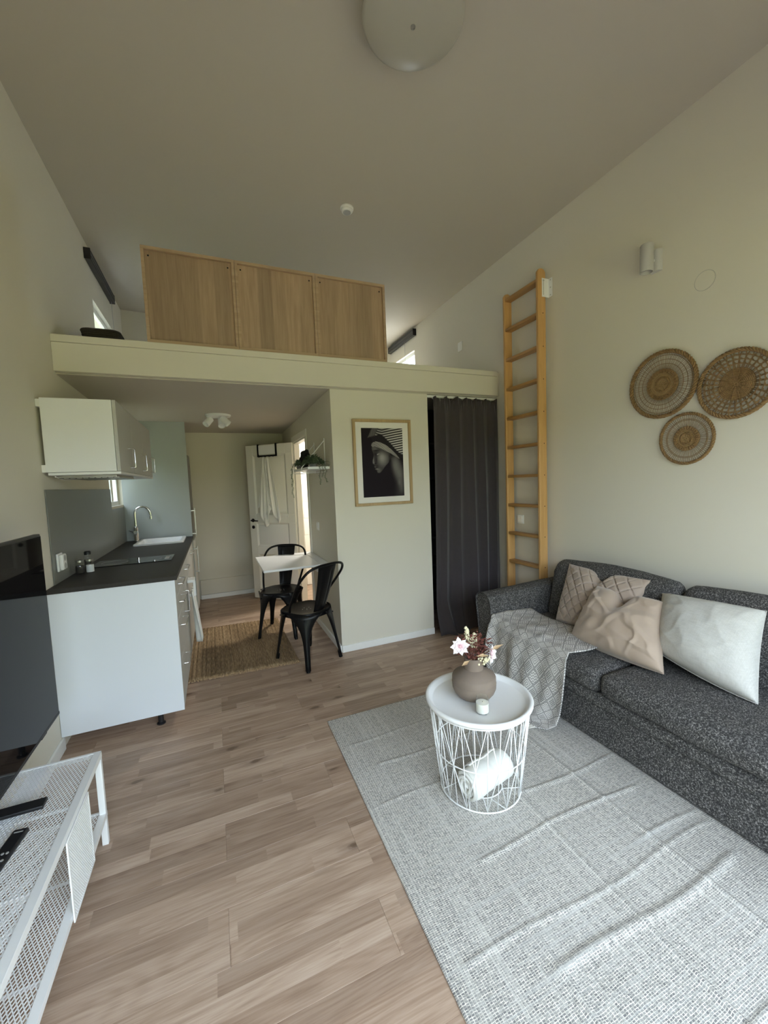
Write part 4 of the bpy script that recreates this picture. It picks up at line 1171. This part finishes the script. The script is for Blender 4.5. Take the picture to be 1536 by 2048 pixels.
def cassette(name, label, x0, x1, y0, y1, z0, z1, cordy, cordz, sgn):
    t = thing(name, label, 'blind', ((x0 + x1) / 2, y0, z0))
    MB().box(x0, x1, y0, y1, z0, z1).build('cassette', DARKBAR, t, world=True, bevel=.006)
    xf = max(x0, x1) if sgn > 0 else min(x0, x1)
    for q in (.25, .72): MB().box(xf - .003, xf + .003, y0 + .01, y1 - .01, z0 + (z1 - z0) * q, z0 + (z1 - z0) * q + .006).build('groove', BLACKP, t, world=True)
    for y in (y0, y1): MB().box(x0 - .001, x1 + .001, y - .006, y + .006, z0 - .002, z1 + .002).build('end_cap', BLACKP, t, world=True, bevel=.002)
    MB().tube([((x0 + x1) / 2, cordy, z0), ((x0 + x1) / 2, cordy, cordz)], .0022, 5).build('pull_cord', GREYP, t, world=True)
cassette('roller_blind', 'dark roller blind cassette above the left loft window', XL + .001, XL + .05, 4.40, 5.35, 3.565, 3.655, 5.30, 2.70, 1)
cassette('roller_blind', 'dark roller blind cassette above the right loft window', XR - .05, XR - .001, 5.04, 5.88, 3.485, 3.57, 5.35, 2.75, -1)

# ================================================================== CEILING LAMP, SMOKE ALARM
slope = math.atan(.134 / 3.615)
def ceil_thing(name, label, cat, x, y):
    t = thing(name, label, cat, (x, y, ceil_z(x))); t.rotation_euler = (0, slope, 0); return t
cl_ = ceil_thing('ceiling_lamp', 'large round frosted ceiling lamp, unlit, at the top of the photo', 'lamp', .965, 1.725)
LAMPG = plain('frosted_glass', (.46, .44, .385), .32, var=.01)
MB().lathe([(.14, 0), (.15, -.05), (.15, -.075)], 40).build('base', METALW, cl_)
MB().lathe([(.150, -.070), (.216, -.090), (.228, -.104), (.228, -.112), (.216, -.122), (.12, -.137), (0, -.142)], 64).build('shade', LAMPG, cl_, smooth=1.2)
MB().lathe([(.010, 0), (.010, -.008), (.006, -.014), (0, -.015)], 16, (0, 0, -.140)).build('finial', STEEL, cl_)
sm = ceil_thing('smoke_alarm', 'small round white smoke alarm on the sloping ceiling', 'smoke alarm', 1.115, 3.165)
MB().lathe([(.052, 0), (.052, -.010), (.046, -.014), (.046, -.024), (.036, -.034), (0, -.036)], 36).build('body', PLASTICW, sm, smooth=.6)
MB().lathe([(.030, 0), (.030, -.002), (0, -.003)], 24, (0, 0, -.0355)).build('grille', GREYP, sm)

# ================================================================== SOFA
def rbox(x0, x1, y0, y1, z0, z1, r=.04, n=14, puff=0.0, shear=0.0, front=0.0, wob=0.0, seed=0):
    """soft box: rounded edges, puffed top and front"""
    mb = MB(); L = np.linspace(-1, 1, n + 1)
    hx, hy, hz = (x1 - x0) / 2, (y1 - y0) / 2, (z1 - z0) / 2; c = Vector(((x0 + x1) / 2, (y0 + y1) / 2, (z0 + z1) / 2))
    for ax in range(3):
        for sg in (-1, 1):
            def fn(u, v, ax=ax, sg=sg):
                q = [0, 0, 0]; q[ax] = sg; q[(ax + 1) % 3] = 2 * u - 1; q[(ax + 2) % 3] = 2 * v - 1
                # denser near edges
                q = [math.sin(t * math.pi / 2) if abs(t) < 1 else t for t in q]
                p = Vector((q[0] * hx, q[1] * hy, q[2] * hz))
                i = Vector((max(-hx + r, min(hx - r, p.x)), max(-hy + r, min(hy - r, p.y)), max(-hz + r, min(hz - r, p.z))))
                d = p - i
                if d.length > 1e-9: p = i + d.normalized() * r
                b = (1 - q[0] ** 2) * (1 - q[1] ** 2)
                if p.z > 0: p.z += puff * b
                if p.x < 0 and front: p.x -= front * (1 - q[1] ** 2) * (1 - q[2] ** 2)
                p.x += shear * (p.z + hz)
                p += c
                if wob: p += Vector((noise.noise(p * 5 + Vector((seed, 0, 0))), noise.noise(p * 5 + Vector((0, seed, 9))), noise.noise(p * 5 + Vector((3, 0, seed))))) * wob
                return p
            mb.grid(fn, n, n)
    return mb
def weld(o, d=.0005):
    bm = bmesh.new(); bm.from_mesh(o.data); bmesh.ops.remove_doubles(bm, verts=bm.verts, dist=d); bmesh.ops.recalc_face_normals(bm, faces=bm.faces); bm.to_mesh(o.data); bm.free(); o.data.shade_smooth(); return o
so_ = thing('sofa', 'dark grey tweed two seat sofa along the right wall', 'sofa', (2.25, 1.5, 0))
SY = (.40, 2.40)
weld(rbox(1.862, 2.60, SY[0], SY[1], .014, .225, .018).build('base', SOFA, so_, world=True))
weld(rbox(1.850, 2.60, SY[0] + .002, SY[1] - .002, .222, .302, .022, front=.004).build('front_rail', SOFA, so_, world=True))
weld(rbox(1.838, 2.46, 1.502, 2.40, .296, .425, .045, puff=.022, front=.012, wob=.006, seed=2).build('seat_cushion', SOFA, so_, world=True))
weld(rbox(1.838, 2.46, .602, 1.498, .296, .425, .045, puff=.022, front=.012, wob=.006, seed=5).build('seat_cushion', SOFA, so_, world=True))
weld(rbox(2.34, 2.48, 1.46, 2.392, .40, .825, .062, puff=.028, front=.03, shear=.26, wob=.010, seed=3).build('back_cushion', SOFA, so_, world=True))
weld(rbox(2.34, 2.48, .54, 1.455, .40, .825, .062, puff=.028, front=.03, shear=.26, wob=.010, seed=8).build('back_cushion', SOFA, so_, world=True))
weld(rbox(2.50, 2.64, SY[0] - .1, 2.50, .014, .74, .04, shear=.06).build('back_frame', SOFA, so_, world=True))
def arm(y_in, s):
    m = MB(); n = 10
    sec = []     # (offset outward, z) profile of the arm seen from the front
    prof = [(0, .014), (0, .30), (.0, .48), (.005, .555), (.03, .605), (.07, .622), (.12, .622), (.165, .606), (.185, .575), (.184, .53), (.165, .40), (.145, .22), (.138, .014)]
    rings = []
    for x, sh_, up_ in ((1.853, .012, 0), (1.838, .006, 0), (1.838, 0, 0), (1.95, 0, .004), (2.2, 0, .012), (2.45, 0, .022), (2.62, 0, .026)):
        cy = .09; cz = .35
        rings.append([(x, y_in + s * (cy + (o - cy) * (1 - sh_ * 1.2)), .014 + (cz + (z - cz) * (1 - sh_ * .6) - .014) + (up_ if z > .4 else 0)) for o, z in prof])
    loft(m, rings, True, True)
    return m
a1 = arm(2.402, 1).build('arm', SOFA, so_, world=True, smooth=.9, bevel=.006)
a2 = arm(.398, -1).build('arm', SOFA, so_, world=True, smooth=.9, bevel=.006)

# cushions: a padded sheet spanned between four corners
def cushion(name, label, TL, TR, BL, BR, thick, mat, quilt=0, dent=0.0, wr=.008, seed=0, fr=.62, sag=.06, n=64, nub=.02, belly=0.0):
    TL, TR, BL, BR = map(Vector, (TL, TR, BL, BR)); c = (TL + TR + BL + BR) / 4
    nrm = ((TR - TL).cross(BL - TL)).normalized()
    if nrm.x > 0: nrm = -nrm
    t = thing(name, label, 'cushion', c)
    vs = []; fs = []
    W_ = ((TR - TL).length + (BR - BL).length) / 2; H_ = ((BL - TL).length + (BR - TR).length) / 2
    for side in (1, -1):
        for i in range(n + 1):
            for j in range(n + 1):
                u, v = i / n, j / n
                uu, vv = 2 * u - 1, 2 * v - 1
                # edges pull in between the corners
                pu = uu * (1 - nub * 2.2 * (1 - vv * vv)); pv = vv * (1 - nub * 2.2 * (1 - uu * uu))
                pv += belly * (1 - uu * uu) * max(0, vv)
                if dent: pv += dent * math.exp(-(uu / .22) ** 2) * (1 - (vv + 1) / 2) ** 2 * 2
                a, b = (pu + 1) / 2, (pv + 1) / 2
                p = TL * (1 - a) * (1 - b) + TR * a * (1 - b) + BL * (1 - a) * b + BR * a * b
                e = max(0, (1 - uu * uu)) ** .42 * max(0, (1 - vv * vv)) ** .42
                hgt = e * thick * (fr if side > 0 else (1 - fr)) * (1 + sag * 4 * (b - .5))
                if side > 0:
                    edge = (1 - uu ** 8) * (1 - vv ** 8)
                    w1 = noise.noise(Vector((u * 2.6 + seed, v * 2.6, seed))) + .5 * noise.noise(Vector((u * 6 + seed, v * 4, seed + 3)))
                    rot = u * .8 + v * .6; ort = v * .8 - u * .6
                    ridge = 1 - abs(noise.noise(Vector((rot * 1.8 - seed, ort * 4.2 + seed, 1.7)))) * 4.0
                    ridge += .8 * max(0, 1 - abs(noise.noise(Vector((rot * 5 + seed, ort * 2.4, 5.1)))) * 5)
                    hgt += wr * (w1 * 1.1 + max(0, ridge) * .9) * edge
                    if dent: hgt -= thick * .30 * math.exp(-(uu / .16) ** 2 - ((vv + 1) / .45) ** 2)
                    if quilt:
                        qa = (u * W_ + v * H_) / quilt; qb = (u * W_ - v * H_ * .82) / quilt
                        g = min(abs(qa - round(qa)), abs(qb - round(qb))) * quilt
                        hgt -= .014 * math.exp(-(g / .0050) ** 2) * edge
                vs.append(p + nrm * hgt * side)
    N = (n + 1) ** 2
    for s in (0, 1):
        fs += [tuple(q + s * N for q in (i * (n + 1) + j, (i + 1) * (n + 1) + j, (i + 1) * (n + 1) + j + 1, i * (n + 1) + j + 1)) for i in range(n) for j in range(n)]
    mb = MB(); mb.v = [tuple(p) for p in vs]; mb.f = fs
    o = weld(mb.build('cover', mat, t, world=True), .0003)
    # piped seam round the edge
    edge = [i * (n + 1) for i in range(n + 1)] + [n * (n + 1) + j for j in range(1, n + 1)] + [i * (n + 1) + n for i in range(n - 1, -1, -1)] + [j for j in range(n - 1, 0, -1)]
    MB().tube([vs[k] for k in edge], .0022, 5, closed=True).build('seam', mat, t, world=True, smooth=3.2)
    return t
cushion('quilted_cushion', 'taupe velvet cushion quilted in diamonds, at the far end of the sofa', (2.47, 2.255, .815), (2.47, 1.635, .818), (2.215, 2.145, .452), (2.205, 1.62, .455), .17, QUILT, quilt=.088, dent=.10, wr=.004, seed=1, fr=.55, n=110)
cushion('velvet_cushion', 'plain beige velvet cushion, crumpled, between quilted and white cushions', (2.335, 1.905, .742), (2.335, 1.462, .748), (2.075, 1.890, .440), (2.060, 1.290, .460), .16, VELV, dent=.20, wr=.014, seed=4, fr=.72, n=90, belly=.10)
cushion('linen_cushion', 'large off-white linen cushion at the near end of the sofa', (2.43, 1.535, .768), (2.43, 1.044, .800), (2.175, 1.395, .512), (2.155, .945, .452), .20, LINENP, wr=.0045, belly=.12, seed=9, fr=.66, n=70)

# ================================================================== THROW
def throw(s, v):
    """s 0..1 from seat back over the front edge to the rug; v 0..1 far to near"""
    path = [(2.20, .455), (2.06, .460), (1.93, .464), (1.855, .455), (1.822, .42), (1.808, .33), (1.798, .20), (1.782, .10), (1.755, .035), (1.712, .016), (1.662, .014)]
    f = s * (len(path) - 1); i = min(int(f), len(path) - 2); k = f - i
    x = path[i][0] * (1 - k) + path[i + 1][0] * k; z = path[i][1] * (1 - k) + path[i + 1][1] * k
    far = 2.392 - .10 * max(0, s - .3) - .14 * max(0, s - .55) - .25 * max(0, s - .75)
    near = [1.80, 1.66, 1.665, 1.70, 1.69, 1.685, 1.69, 1.695, 1.70, 1.72, 1.77]
    nr = near[i] * (1 - k) + near[i + 1] * k
    y = far + (nr - far) * v
    dr = max(0, min(1, (s - .22) / .35))
    amp = .028 * dr + .008
    w1 = math.sin(11 * v ** .6 + 1.2 * math.sin(s * 4)) * .5 + .5 + .22 * math.sin(v * 29 + s * 5)
    w1 *= 1 - .55 * v
    if s < .34: z += amp * w1 * .8 + .014 * max(0, noise.noise(Vector((x * 9, y * 9, 0))))
    x -= amp * 1.5 * w1 * dr
    if s < .05: z += .0
    if s < .36 and v < .25: z += .016 * (1 - v / .25)
    return (x, y, max(z, .016))
tb_ = thing('throw_blanket', 'grey and cream patterned throw draped over the sofa seat', 'blanket', (1.83, 2.05, .02))
MB().grid(throw, 90, 110, uv=lambda s, v: (v * .72, s * 1.0)).build('cloth', THROW, tb_, world=True, solid=.006, smooth=3.2)
FR = plain('fringe_yarn', (.66, .63, .58), .95, var=.1, scale=60)
rnd = random.Random(12)
for i in range(26):
    v = i / 25
    p = Vector(throw(1.0, v)) + Vector((0, 0, .004)); q = rnd.uniform(-.012, .012); ln = rnd.uniform(.035, .055)
    m = MB()
    for k in (-1, 0, 1):
        m.tube([p + Vector((0, k * .003, 0)), p + Vector((-ln * .5, q + k * .004, .001)), p + Vector((-ln, q * 2 + k * .006 + rnd.uniform(-.004, .004), -.004))], [.0042, .0040, .0028], 5)
    m.ball(p + Vector((-.004, 0, .001)), .0065, 6)
    m.build('tassel', FR, tb_, world=True, smooth=3.2)

# ================================================================== AREA RUG
RX0, RX1, RY0, RY1 = .552, 1.985, -.45, 2.405
def rug(u, v):
    x = RX0 + (RX1 - RX0) * u; y = RY0 + (RY1 - RY0) * v
    z = .0045
    def crease(d, hgt, wd=.010): return hgt * math.exp(-(d / wd) ** 2)
    def seg(t, a, b, s=.05): return 1 / (1 + math.exp(-(t - a) / s * 4)) * 1 / (1 + math.exp((t - b) / s * 4))
    vis = 1.0 if x < 1.86 else max(0, 1 - (x - 1.86) / .02)
    z += vis * (crease(x - 1.222, .007) * seg(y, -1, 1.62) + crease(x - 1.553 - .006 * math.sin(y * 3), .008) * seg(y, -1, 1.8) + crease(x - .873, .003) * seg(y, .2, 1.05) + crease(x - .873, .003) * seg(y, .2, 1.05))
    for yy, a, b, hh in ((.957, .62, 1.83, .006), (.825, .86, 1.76, .012), (1.235, .86, 1.75, .009), (1.42, 1.22, 1.84, .008), (1.64, .60, 1.2, .005), (1.90, .70, 1.5, .007), (2.12, .60, 1.45, .005), (.52, .6, 1.84, .009), (1.02, 1.5, 1.84, .006), (.25, .6, 1.84, .008)):
        z += vis * hh * .6 * math.exp(-((y - yy - .012 * math.sin(x * 7 + yy * 9)) / (.009 if hh < .0095 else .016)) ** 2) * seg(x, a, b)
    z += vis * (.0030 * max(0, noise.noise(Vector((x * 4.5, y * 7, 0)))) + .0008 * noise.noise(Vector((x * 14, y * 14, 4))))
    if u == 0 or v == 1: z = .002
    x += -.038 * (1 - min(1, max(0, (y - .6) / 1.8))) * (1 - u) * .6 + .012
    return (x, y, max(z, .002))
ru = MB().grid(rug, 240, 480).build('area_rug', RUG, None, solid=.003, smooth=3.2)
ru['label'] = 'large pale grey woven rug with fold creases under the wire table'; ru['category'] = 'rug'

# ================================================================== COFFEE TABLE
ct = thing('wire_basket_table', 'round white tray table on a white wire basket', 'table', (1.108, 1.558, .010))
TR_ = .252
MB().lathe([(0, .428), (TR_ - .036, .428), (TR_ - .030, .431), (TR_ - .020, .446), (TR_ - .013, .450), (TR_ - .003, .449), (TR_ + .001, .444), (TR_, .436), (TR_ - .006, .428), (TR_ - .020, .420), (0, .420)], 96).build('tray', METALW, ct, smooth=.9)
r_top, r_bot, zt_, zb_ = .236, .190, .418, .005
def wr_(z): return r_bot + (r_top - r_bot) * (z - zb_) / (zt_ - zb_)
for z, rr, wv in ((zt_, r_top, .003), (.205, wr_(.205), .0028), (zb_, r_bot, .0034), (zb_, r_bot * .55, .0028)):
    MB().tube([(rr * math.cos(a), rr * math.sin(a), z) for a in np.linspace(0, 2 * math.pi, 72, endpoint=False)], wv, 6, closed=True).build('ring', METALW, ct, smooth=3.2)
NW = 13
for k in range(NW):
    a = 2 * math.pi * (k + .3) / NW; da = 2 * math.pi / NW
    def P(ang, z): return (wr_(z) * math.cos(ang), wr_(z) * math.sin(ang), z)
    zm = .205
    for path in ([P(a - da * .52, zb_), P(a, zm), P(a + da * .45, zt_)], [P(a + da * .52, zb_), P(a, zm), P(a - da * .45, zt_)], [P(a, zb_), P(a, zt_)], [P(a + da * .5, zb_), P(a + da * .5, zt_)]):
        MB().tube(path, .0021, 6).build('wire', METALW, ct, smooth=3.2)
for k in range(7):
    a = 2 * math.pi * k / 7
    MB().tube([(r_bot * .55 * math.cos(a), r_bot * .55 * math.sin(a), zb_), (r_bot * math.cos(a + .25), r_bot * math.sin(a + .25), zb_)], .0021, 6).build('base_wire', METALW, ct, smooth=3.2)

TT = .438
va = thing('stoneware_vase', 'squat brown stoneware vase on the white tray', 'vase', (1.105, 1.585, TT))
MB().lathe([(0, 0), (.058, 0), (.080, .012), (.096, .032), (.104, .052), (.105, .070), (.104, .104), (.099, .113), (.055, .138), (.046, .143), (.044, .196), (.046, .200), (.042, .200), (.040, .15), (0, .14)], 64).build('body', VASE, va, smooth=.6)
MB().lathe([(.1045, 0), (.1058, .0015), (.1045, .003)], 64, (0, 0, .076)).build('rib', VASE, va)
ca_ = thing('glass_candle', 'small white candle in a clear glass jar on the tray', 'candle', (1.055, 1.452, TT))
MB().lathe([(0, 0), (.024, 0), (.029, .005), (.0305, .010), (.0305, .060), (.0265, .069), (.0265, .077), (.0247, .077), (.0247, .069), (.0288, .060), (.0288, .010), (0, .008)], 36).build('glass_jar', GLASS, ca_, smooth=.9)
MB().lathe([(0, .009), (.0280, .009), (.0283, .050), (0, .0505)], 32).build('wax', WAX, ca_)
MB().cyl((0, 0, .046), (.001, 0, .055), .001, 6).build('wick', BLACKP, ca_)

# flowers: each stem its own thing
rnd = random.Random(21)
VB = Vector((1.105, 1.585, TT + .162))
def big_flower(label, tip, face, rad, seed):
    rnd = random.Random(seed)
    t = thing('pink_flower', label, 'flower', VB)
    tip = Vector(tip); face = Vector(face).normalized()
    MB().tube([VB, VB.lerp(tip, .5) + Vector((0, 0, .03)), tip], .0022, 5).build('stem', BURG, t, world=True)
    s = face.orthogonal().normalized(); q = face.cross(s)
    for layer, (n, rr, lift, wd) in enumerate(((8, rad * 1.08, .18, .27), (7, rad * .74, .55, .30), (5, rad * .42, 1.1, .42))):
        for k in range(n):
            a = 2 * math.pi * (k + .5 * layer) / n + rnd.uniform(-.12, .12)
            d = s * math.cos(a) + q * math.sin(a); side = face.cross(d)
            L_ = rr * rnd.uniform(.9, 1.1)
            def pt(u, v, d=d, side=side, L_=L_, lift=lift, wd=wd):
                wv = wd * L_ * math.sin(math.pi * min(1, u * .93 + .05)) ** .8 * (1 - .35 * (u > .85))
                return tip + d * L_ * u * math.cos(lift * u) + face * (L_ * u * math.sin(lift * (1 - .4 * u)) * .7 + .14 * L_ * abs(v * 2 - 1) ** 2 * u) + side * wv * (v * 2 - 1)
            MB().grid(pt, 7, 4, uv=lambda u, v: (u * (1.0 if lift < .5 else .6), v)).build('petal', PETAL, t, world=True, smooth=3.2)
    MB().ball(tip + face * rad * .12, rad * .16, 10).build('heart', PINKC, t, world=True, smooth=3.2)
big_flower('white and pink open flower leaning out at the left of the vase', (1.015, 1.56, .715), (-.45, -.75, .45), .042, 1)
big_flower('white and pink open flower drooping at the right of the vase', (1.172, 1.535, .658), (.45, -.80, .05), .044, 2)
def sprig(label, tip, ln, n, mat=CREAMB, seed=0, wd=.020):
    rnd = random.Random(seed)
    t = thing('bud_sprig', label, 'flower', VB); tip = Vector(tip)
    MB().tube([VB, VB.lerp(tip, .6), tip], .0018, 5).build('stem', BURG, t, world=True)
    m = MB(); d = (tip - VB).normalized()
    for i in range(n):
        f = rnd.random(); a = rnd.uniform(0, 6.28); r = wd * (1 - f) ** .7 * rnd.uniform(.5, 1) + .002
        x = d.orthogonal().normalized(); y = d.cross(x)
        m.ball(tip - d * ln * (1 - f) + (x * math.cos(a) + y * math.sin(a)) * r, rnd.uniform(.0035, .0062), 6)
    o = m.build('buds', mat, t, world=True, smooth=3.2); o['kind'] = 'stuff'
sprig('tall cream bud sprig at the top of the bouquet', (1.075, 1.60, .785), .085, 80, seed=1)
sprig('shorter cream bud sprig right of the tall one', (1.125, 1.60, .745), .065, 60, seed=2)
sprig('cream bud sprig hanging low in front at the right', (1.150, 1.515, .655), .06, 70, seed=3, wd=.026)
t = thing('burgundy_foliage', 'mass of burgundy leaves filling the vase mouth', 'foliage', VB)
m = MB()
for i in range(170):
    a = rnd.uniform(0, 6.28); r = rnd.uniform(.005, .072); p = VB + Vector((r * math.cos(a), r * math.sin(a), .062 + rnd.uniform(0, .075) - r * .22))
    leaf(m, p, (math.cos(a) + rnd.uniform(-.4, .4), math.sin(a) + rnd.uniform(-.4, .4), rnd.uniform(-.3, .8)), (0, 0, 1), rnd.uniform(.018, .036), rnd.uniform(.006, .011))
for i in range(60):
    a = rnd.uniform(0, 6.28); r = rnd.uniform(.01, .07); m.ball(VB + Vector((r * math.cos(a), r * math.sin(a), .07 + rnd.uniform(0, .07))), .004, 6)
o = m.build('leaves', BURG, t, world=True, smooth=None); o['kind'] = 'stuff'
m = MB()
for k in range(14):
    a = k * .45; m.tube([VB + Vector((0, 0, -.02)), VB + Vector((.035 * math.cos(a), .035 * math.sin(a), .05)), VB + Vector((.06 * math.cos(a), .06 * math.sin(a), .09))], .0016, 4)
m.build('stems', BURG, t, world=True)
for nm, p, d, ln in (('tan leaf low at the left of the vase mouth', (1.045, 1.53, .652), (-1, -.25, -.18), .055), ('long tan leaf pointing right above the right flower', (1.165, 1.535, .675), (1, -.2, .30), .075), ('curved tan leaf across the front of the bouquet', (1.065, 1.50, .682), (1, -.1, -.12), .06)):
    t = thing('tan_leaf', nm, 'leaf', p); m = MB(); leaf(m, p, d, (0, -.6, .8), ln, .009)
    m.tube([VB, (VB + Vector(p)) / 2 + Vector((0, 0, .015)), p], .0014, 4)
    m.build('blade', TANLEAF, t, world=True, smooth=None)

# rolled towel in the basket
rl = thing('rolled_towel', 'white rolled towel lying inside the wire basket', 'towel', (1.09, 1.52, .10))
A = Vector((.985, 1.478, .092)); B = Vector((1.232, 1.530, .098)); ax = (B - A).normalized()
ux = ax.cross(Vector((0, 0, 1))).normalized(); uz = ux.cross(ax)
RRt = .067
def roll(u, v):
    a = v * 2 * math.pi
    r = RRt * (1 + .03 * math.sin(a * 2 + 1) + .04 * noise.noise(Vector((u * 4, math.cos(a), math.sin(a)))))
    e = min(u, 1 - u); r *= min(1, .80 + .20 * (e / .05) ** .5) if e < .05 else 1
    r *= 1 - .06 * math.exp(-((u - .52) / .05) ** 2)
    return A + (B - A) * u + (ux * math.cos(a) + uz * math.sin(a)) * r
weld(MB().grid(roll, 40, 48).build('roll', TOWEL, rl, world=True), .0004)
m = MB()
def spiral(u, v):
    a = u * 2 * math.pi * 3.4; r = .006 + (RRt * .90 - .006) * u
    return A - ax * (.004 + .010 * v + .006 * math.sin(u * 30) * v) + (ux * math.cos(a) + uz * math.sin(a)) * (r + .003 * v)
m.grid(spiral, 150, 2)
m.build('roll_end', TOWEL, rl, world=True, solid=.0125, smooth=3.2)
MB().lathe([(0, 0), (RRt * .95, 0), (RRt * .95, .01), (0, .01)], 32, A - ax * .004, ax).build('roll_core', TOWEL, rl, world=True)
def flap(u, v):
    a = 1.9 + v * .9; return A + (B - A) * (.16 + .70 * u) + (ux * math.cos(a) + uz * math.sin(a)) * (RRt + .004 + .003 * math.sin(u * 9))
m = MB(); m.grid(flap, 24, 6); m.build('loose_edge', TOWEL, rl, world=True, solid=.005, smooth=3.2)

# ================================================================== TELEVISION AND BENCH
TX = -.765
tv = thing('television', 'large flat black television above the white mesh bench', 'television', (TX, 1.65, .41))
MB().box(TX - .030, TX - .004, .93, 2.375, .432, 1.318).build('casing', BLACKP, tv, world=True, bevel=.004)
MB().box(TX - .085, TX - .030, 1.15, 2.15, .50, 1.0).build('back_box', BLACKP, tv, world=True, bevel=.015)
MB().box(TX - .0045, TX, .940, 2.366, .446, 1.309).build('screen', SCREEN, tv, world=True, bevel=.0012)
MB().box(TX - .004, TX + .001, .936, 2.371, .434, .447).build('lower_bezel', BLACKP, tv, world=True, bevel=.001)
MB().box(TX - .02, TX - .006, 2.17, 2.23, .418, .434).build('sensor', BLACKP, tv, world=True, bevel=.003)
for yy in (1.705, 1.12):
    st_ = MB().box(TX - .12, TX + .150, yy - .024, yy + .024, .4185, .431).box(TX - .03, TX - .008, yy - .02, yy + .02, .430, .52)
    st_.build('stand_foot', BLACKP, tv, world=True, bevel=.003)

def lattice(mb, o, du, dv, U, V, a, b, wv, th):
    """expanded-metal lattice: two families of straight strands, long diagonal b along u"""
    o, du, dv = Vector(o), Vector(du), Vector(dv)
    for sgn in (1, -1):
        sl = sgn * a / b
        lo = min(0, -sl * U); hi = V + max(0, -sl * U)
        c = lo
        while c < hi:
            # v = sl*u + c
            us = [0, U]
            if abs(sl) > 1e-9:
                us = sorted(us + [(0 - c) / sl, (V - c) / sl])
            seg = [u for u in us if -1e-9 <= u <= U + 1e-9 and -1e-6 <= sl * u + c <= V + 1e-6]
            if len(seg) >= 2 and seg[-1] - seg[0] > .002:
                nn = du.cross(dv) * (sgn * th * .3)
                p = o + du * seg[0] + dv * (sl * seg[0] + c) + nn; q = o + du * seg[-1] + dv * (sl * seg[-1] + c) + nn
                mb.bar(p, q, wv, th, du.cross(dv))
            c += a
    return mb
be = thing('mesh_tv_bench', 'long white mesh metal bench under the television', 'bench', (-.70, 1.1, 0))
BX0, BX1, BY0, BY1, BZ = -.885, -.512, .16, 1.985, .408
fr2 = MB()
for z0, z1 in ((BZ - .026, BZ), (.118, .140)):
    fr2.box(BX1 - .003, BX1, BY0, BY1, z0, z1).box(BX1 - .026, BX1, BY0, BY1, z1 - .003, z1)
    fr2.box(BX0, BX0 + .003, BY0, BY1, z0, z1).box(BX0, BX0 + .020, BY0, BY1, z1 - .003, z1)
    for y in (BY0, BY1 - .003): fr2.box(BX0, BX1, y, y + .003, z0, z1)
    fr2.box(BX0, BX1, BY1 - .012, BY1, z1 - .003, z1)
fr2.build('frame', METALW, be, world=True, bevel=.001)
for (x, y) in ((BX1 - .025, BY1 - .022), (BX0, BY1 - .022), (BX1 - .025, BY0), (BX0, BY0)):
    MB().box(x + .0006, x + .0244, y + .0006, y + .0214, .0, BZ - .004).build('leg', METALW, be, world=True, bevel=.002)
MA, MBB = .0118, .0215
tm = lattice(MB(), (BX0 + .01, BY0 + .01, BZ - .004), (0, 1, 0), (1, 0, 0), BY1 - BY0 - .02, BX1 - BX0 - .03, MA, MBB, .0027, .0019).build('mesh_top', METALW, be, world=True, smooth=None)
sm_ = lattice(MB(), (BX0 + .01, BY0 + .01, .136), (0, 1, 0), (1, 0, 0), BY1 - BY0 - .02, BX1 - BX0 - .03, MA, MBB, .0027, .0019).build('mesh_shelf', METALW, be, world=True, smooth=None)
MB().box(-.750, -.690, BY0 + .01, BY1 - .005, BZ - .012, BZ - .008).build('stiffener', METALW, be, world=True)
for y in (.40, .72, 1.03, 1.35, 1.675):
    MB().box(BX0 + .01, BX1 - .02, y - .003, y + .003, BZ - .014, BZ - .006).build('cross_bar', METALW, be, world=True)
    MB().box(BX0 + .01, BX1 - .02, y - .003, y + .003, .124, .132).build('cross_bar', METALW, be, world=True)
for y0, y1 in ((1.518, 1.758), (.62, .86)):
    d = MB().box(BX1 + .002, BX1 + .007, y0, y0 + .008, .112, .388).box(BX1 + .002, BX1 + .007, y1 - .008, y1, .112, .388).box(BX1 + .002, BX1 + .007, y0, y1, .112, .120).box(BX1 + .002, BX1 + .007, y0, y1, .380, .388)
    do = d.build('sliding_door', METALW, be, world=True, bevel=.001)
    lattice(MB(), (BX1 + .0045, y0 + .006, .118), (0, 0, 1), (0, 1, 0), .266, y1 - y0 - .012, .0085, .0125, .0030, .0018).build('door_mesh', METALW, do, world=True, smooth=None)

def remote(name, label, p, rz, ln):
    t = thing(name, label, 'remote control', p, rz)
    MB().box(-.022, .022, -ln / 2, ln / 2, 0, .016).build('body', BLACKP, t, bevel=.006, seg=3)
    bt_ = MB()
    for i in range(5):
        for j in (-1, 0, 1): bt_.lathe([(.0042, 0), (.0042, .0015), (0, .002)], 8, (j * .012, -ln * .36 + i * .026, .016))
    bt_.box(-.012, .012, ln * .42, ln * .44, .016, .0165)
    bt_.build('button', GREYP, t)
remote('remote_control', 'long black remote control lying on the mesh bench', (-.662, 1.49, BZ), R(-7), .235)
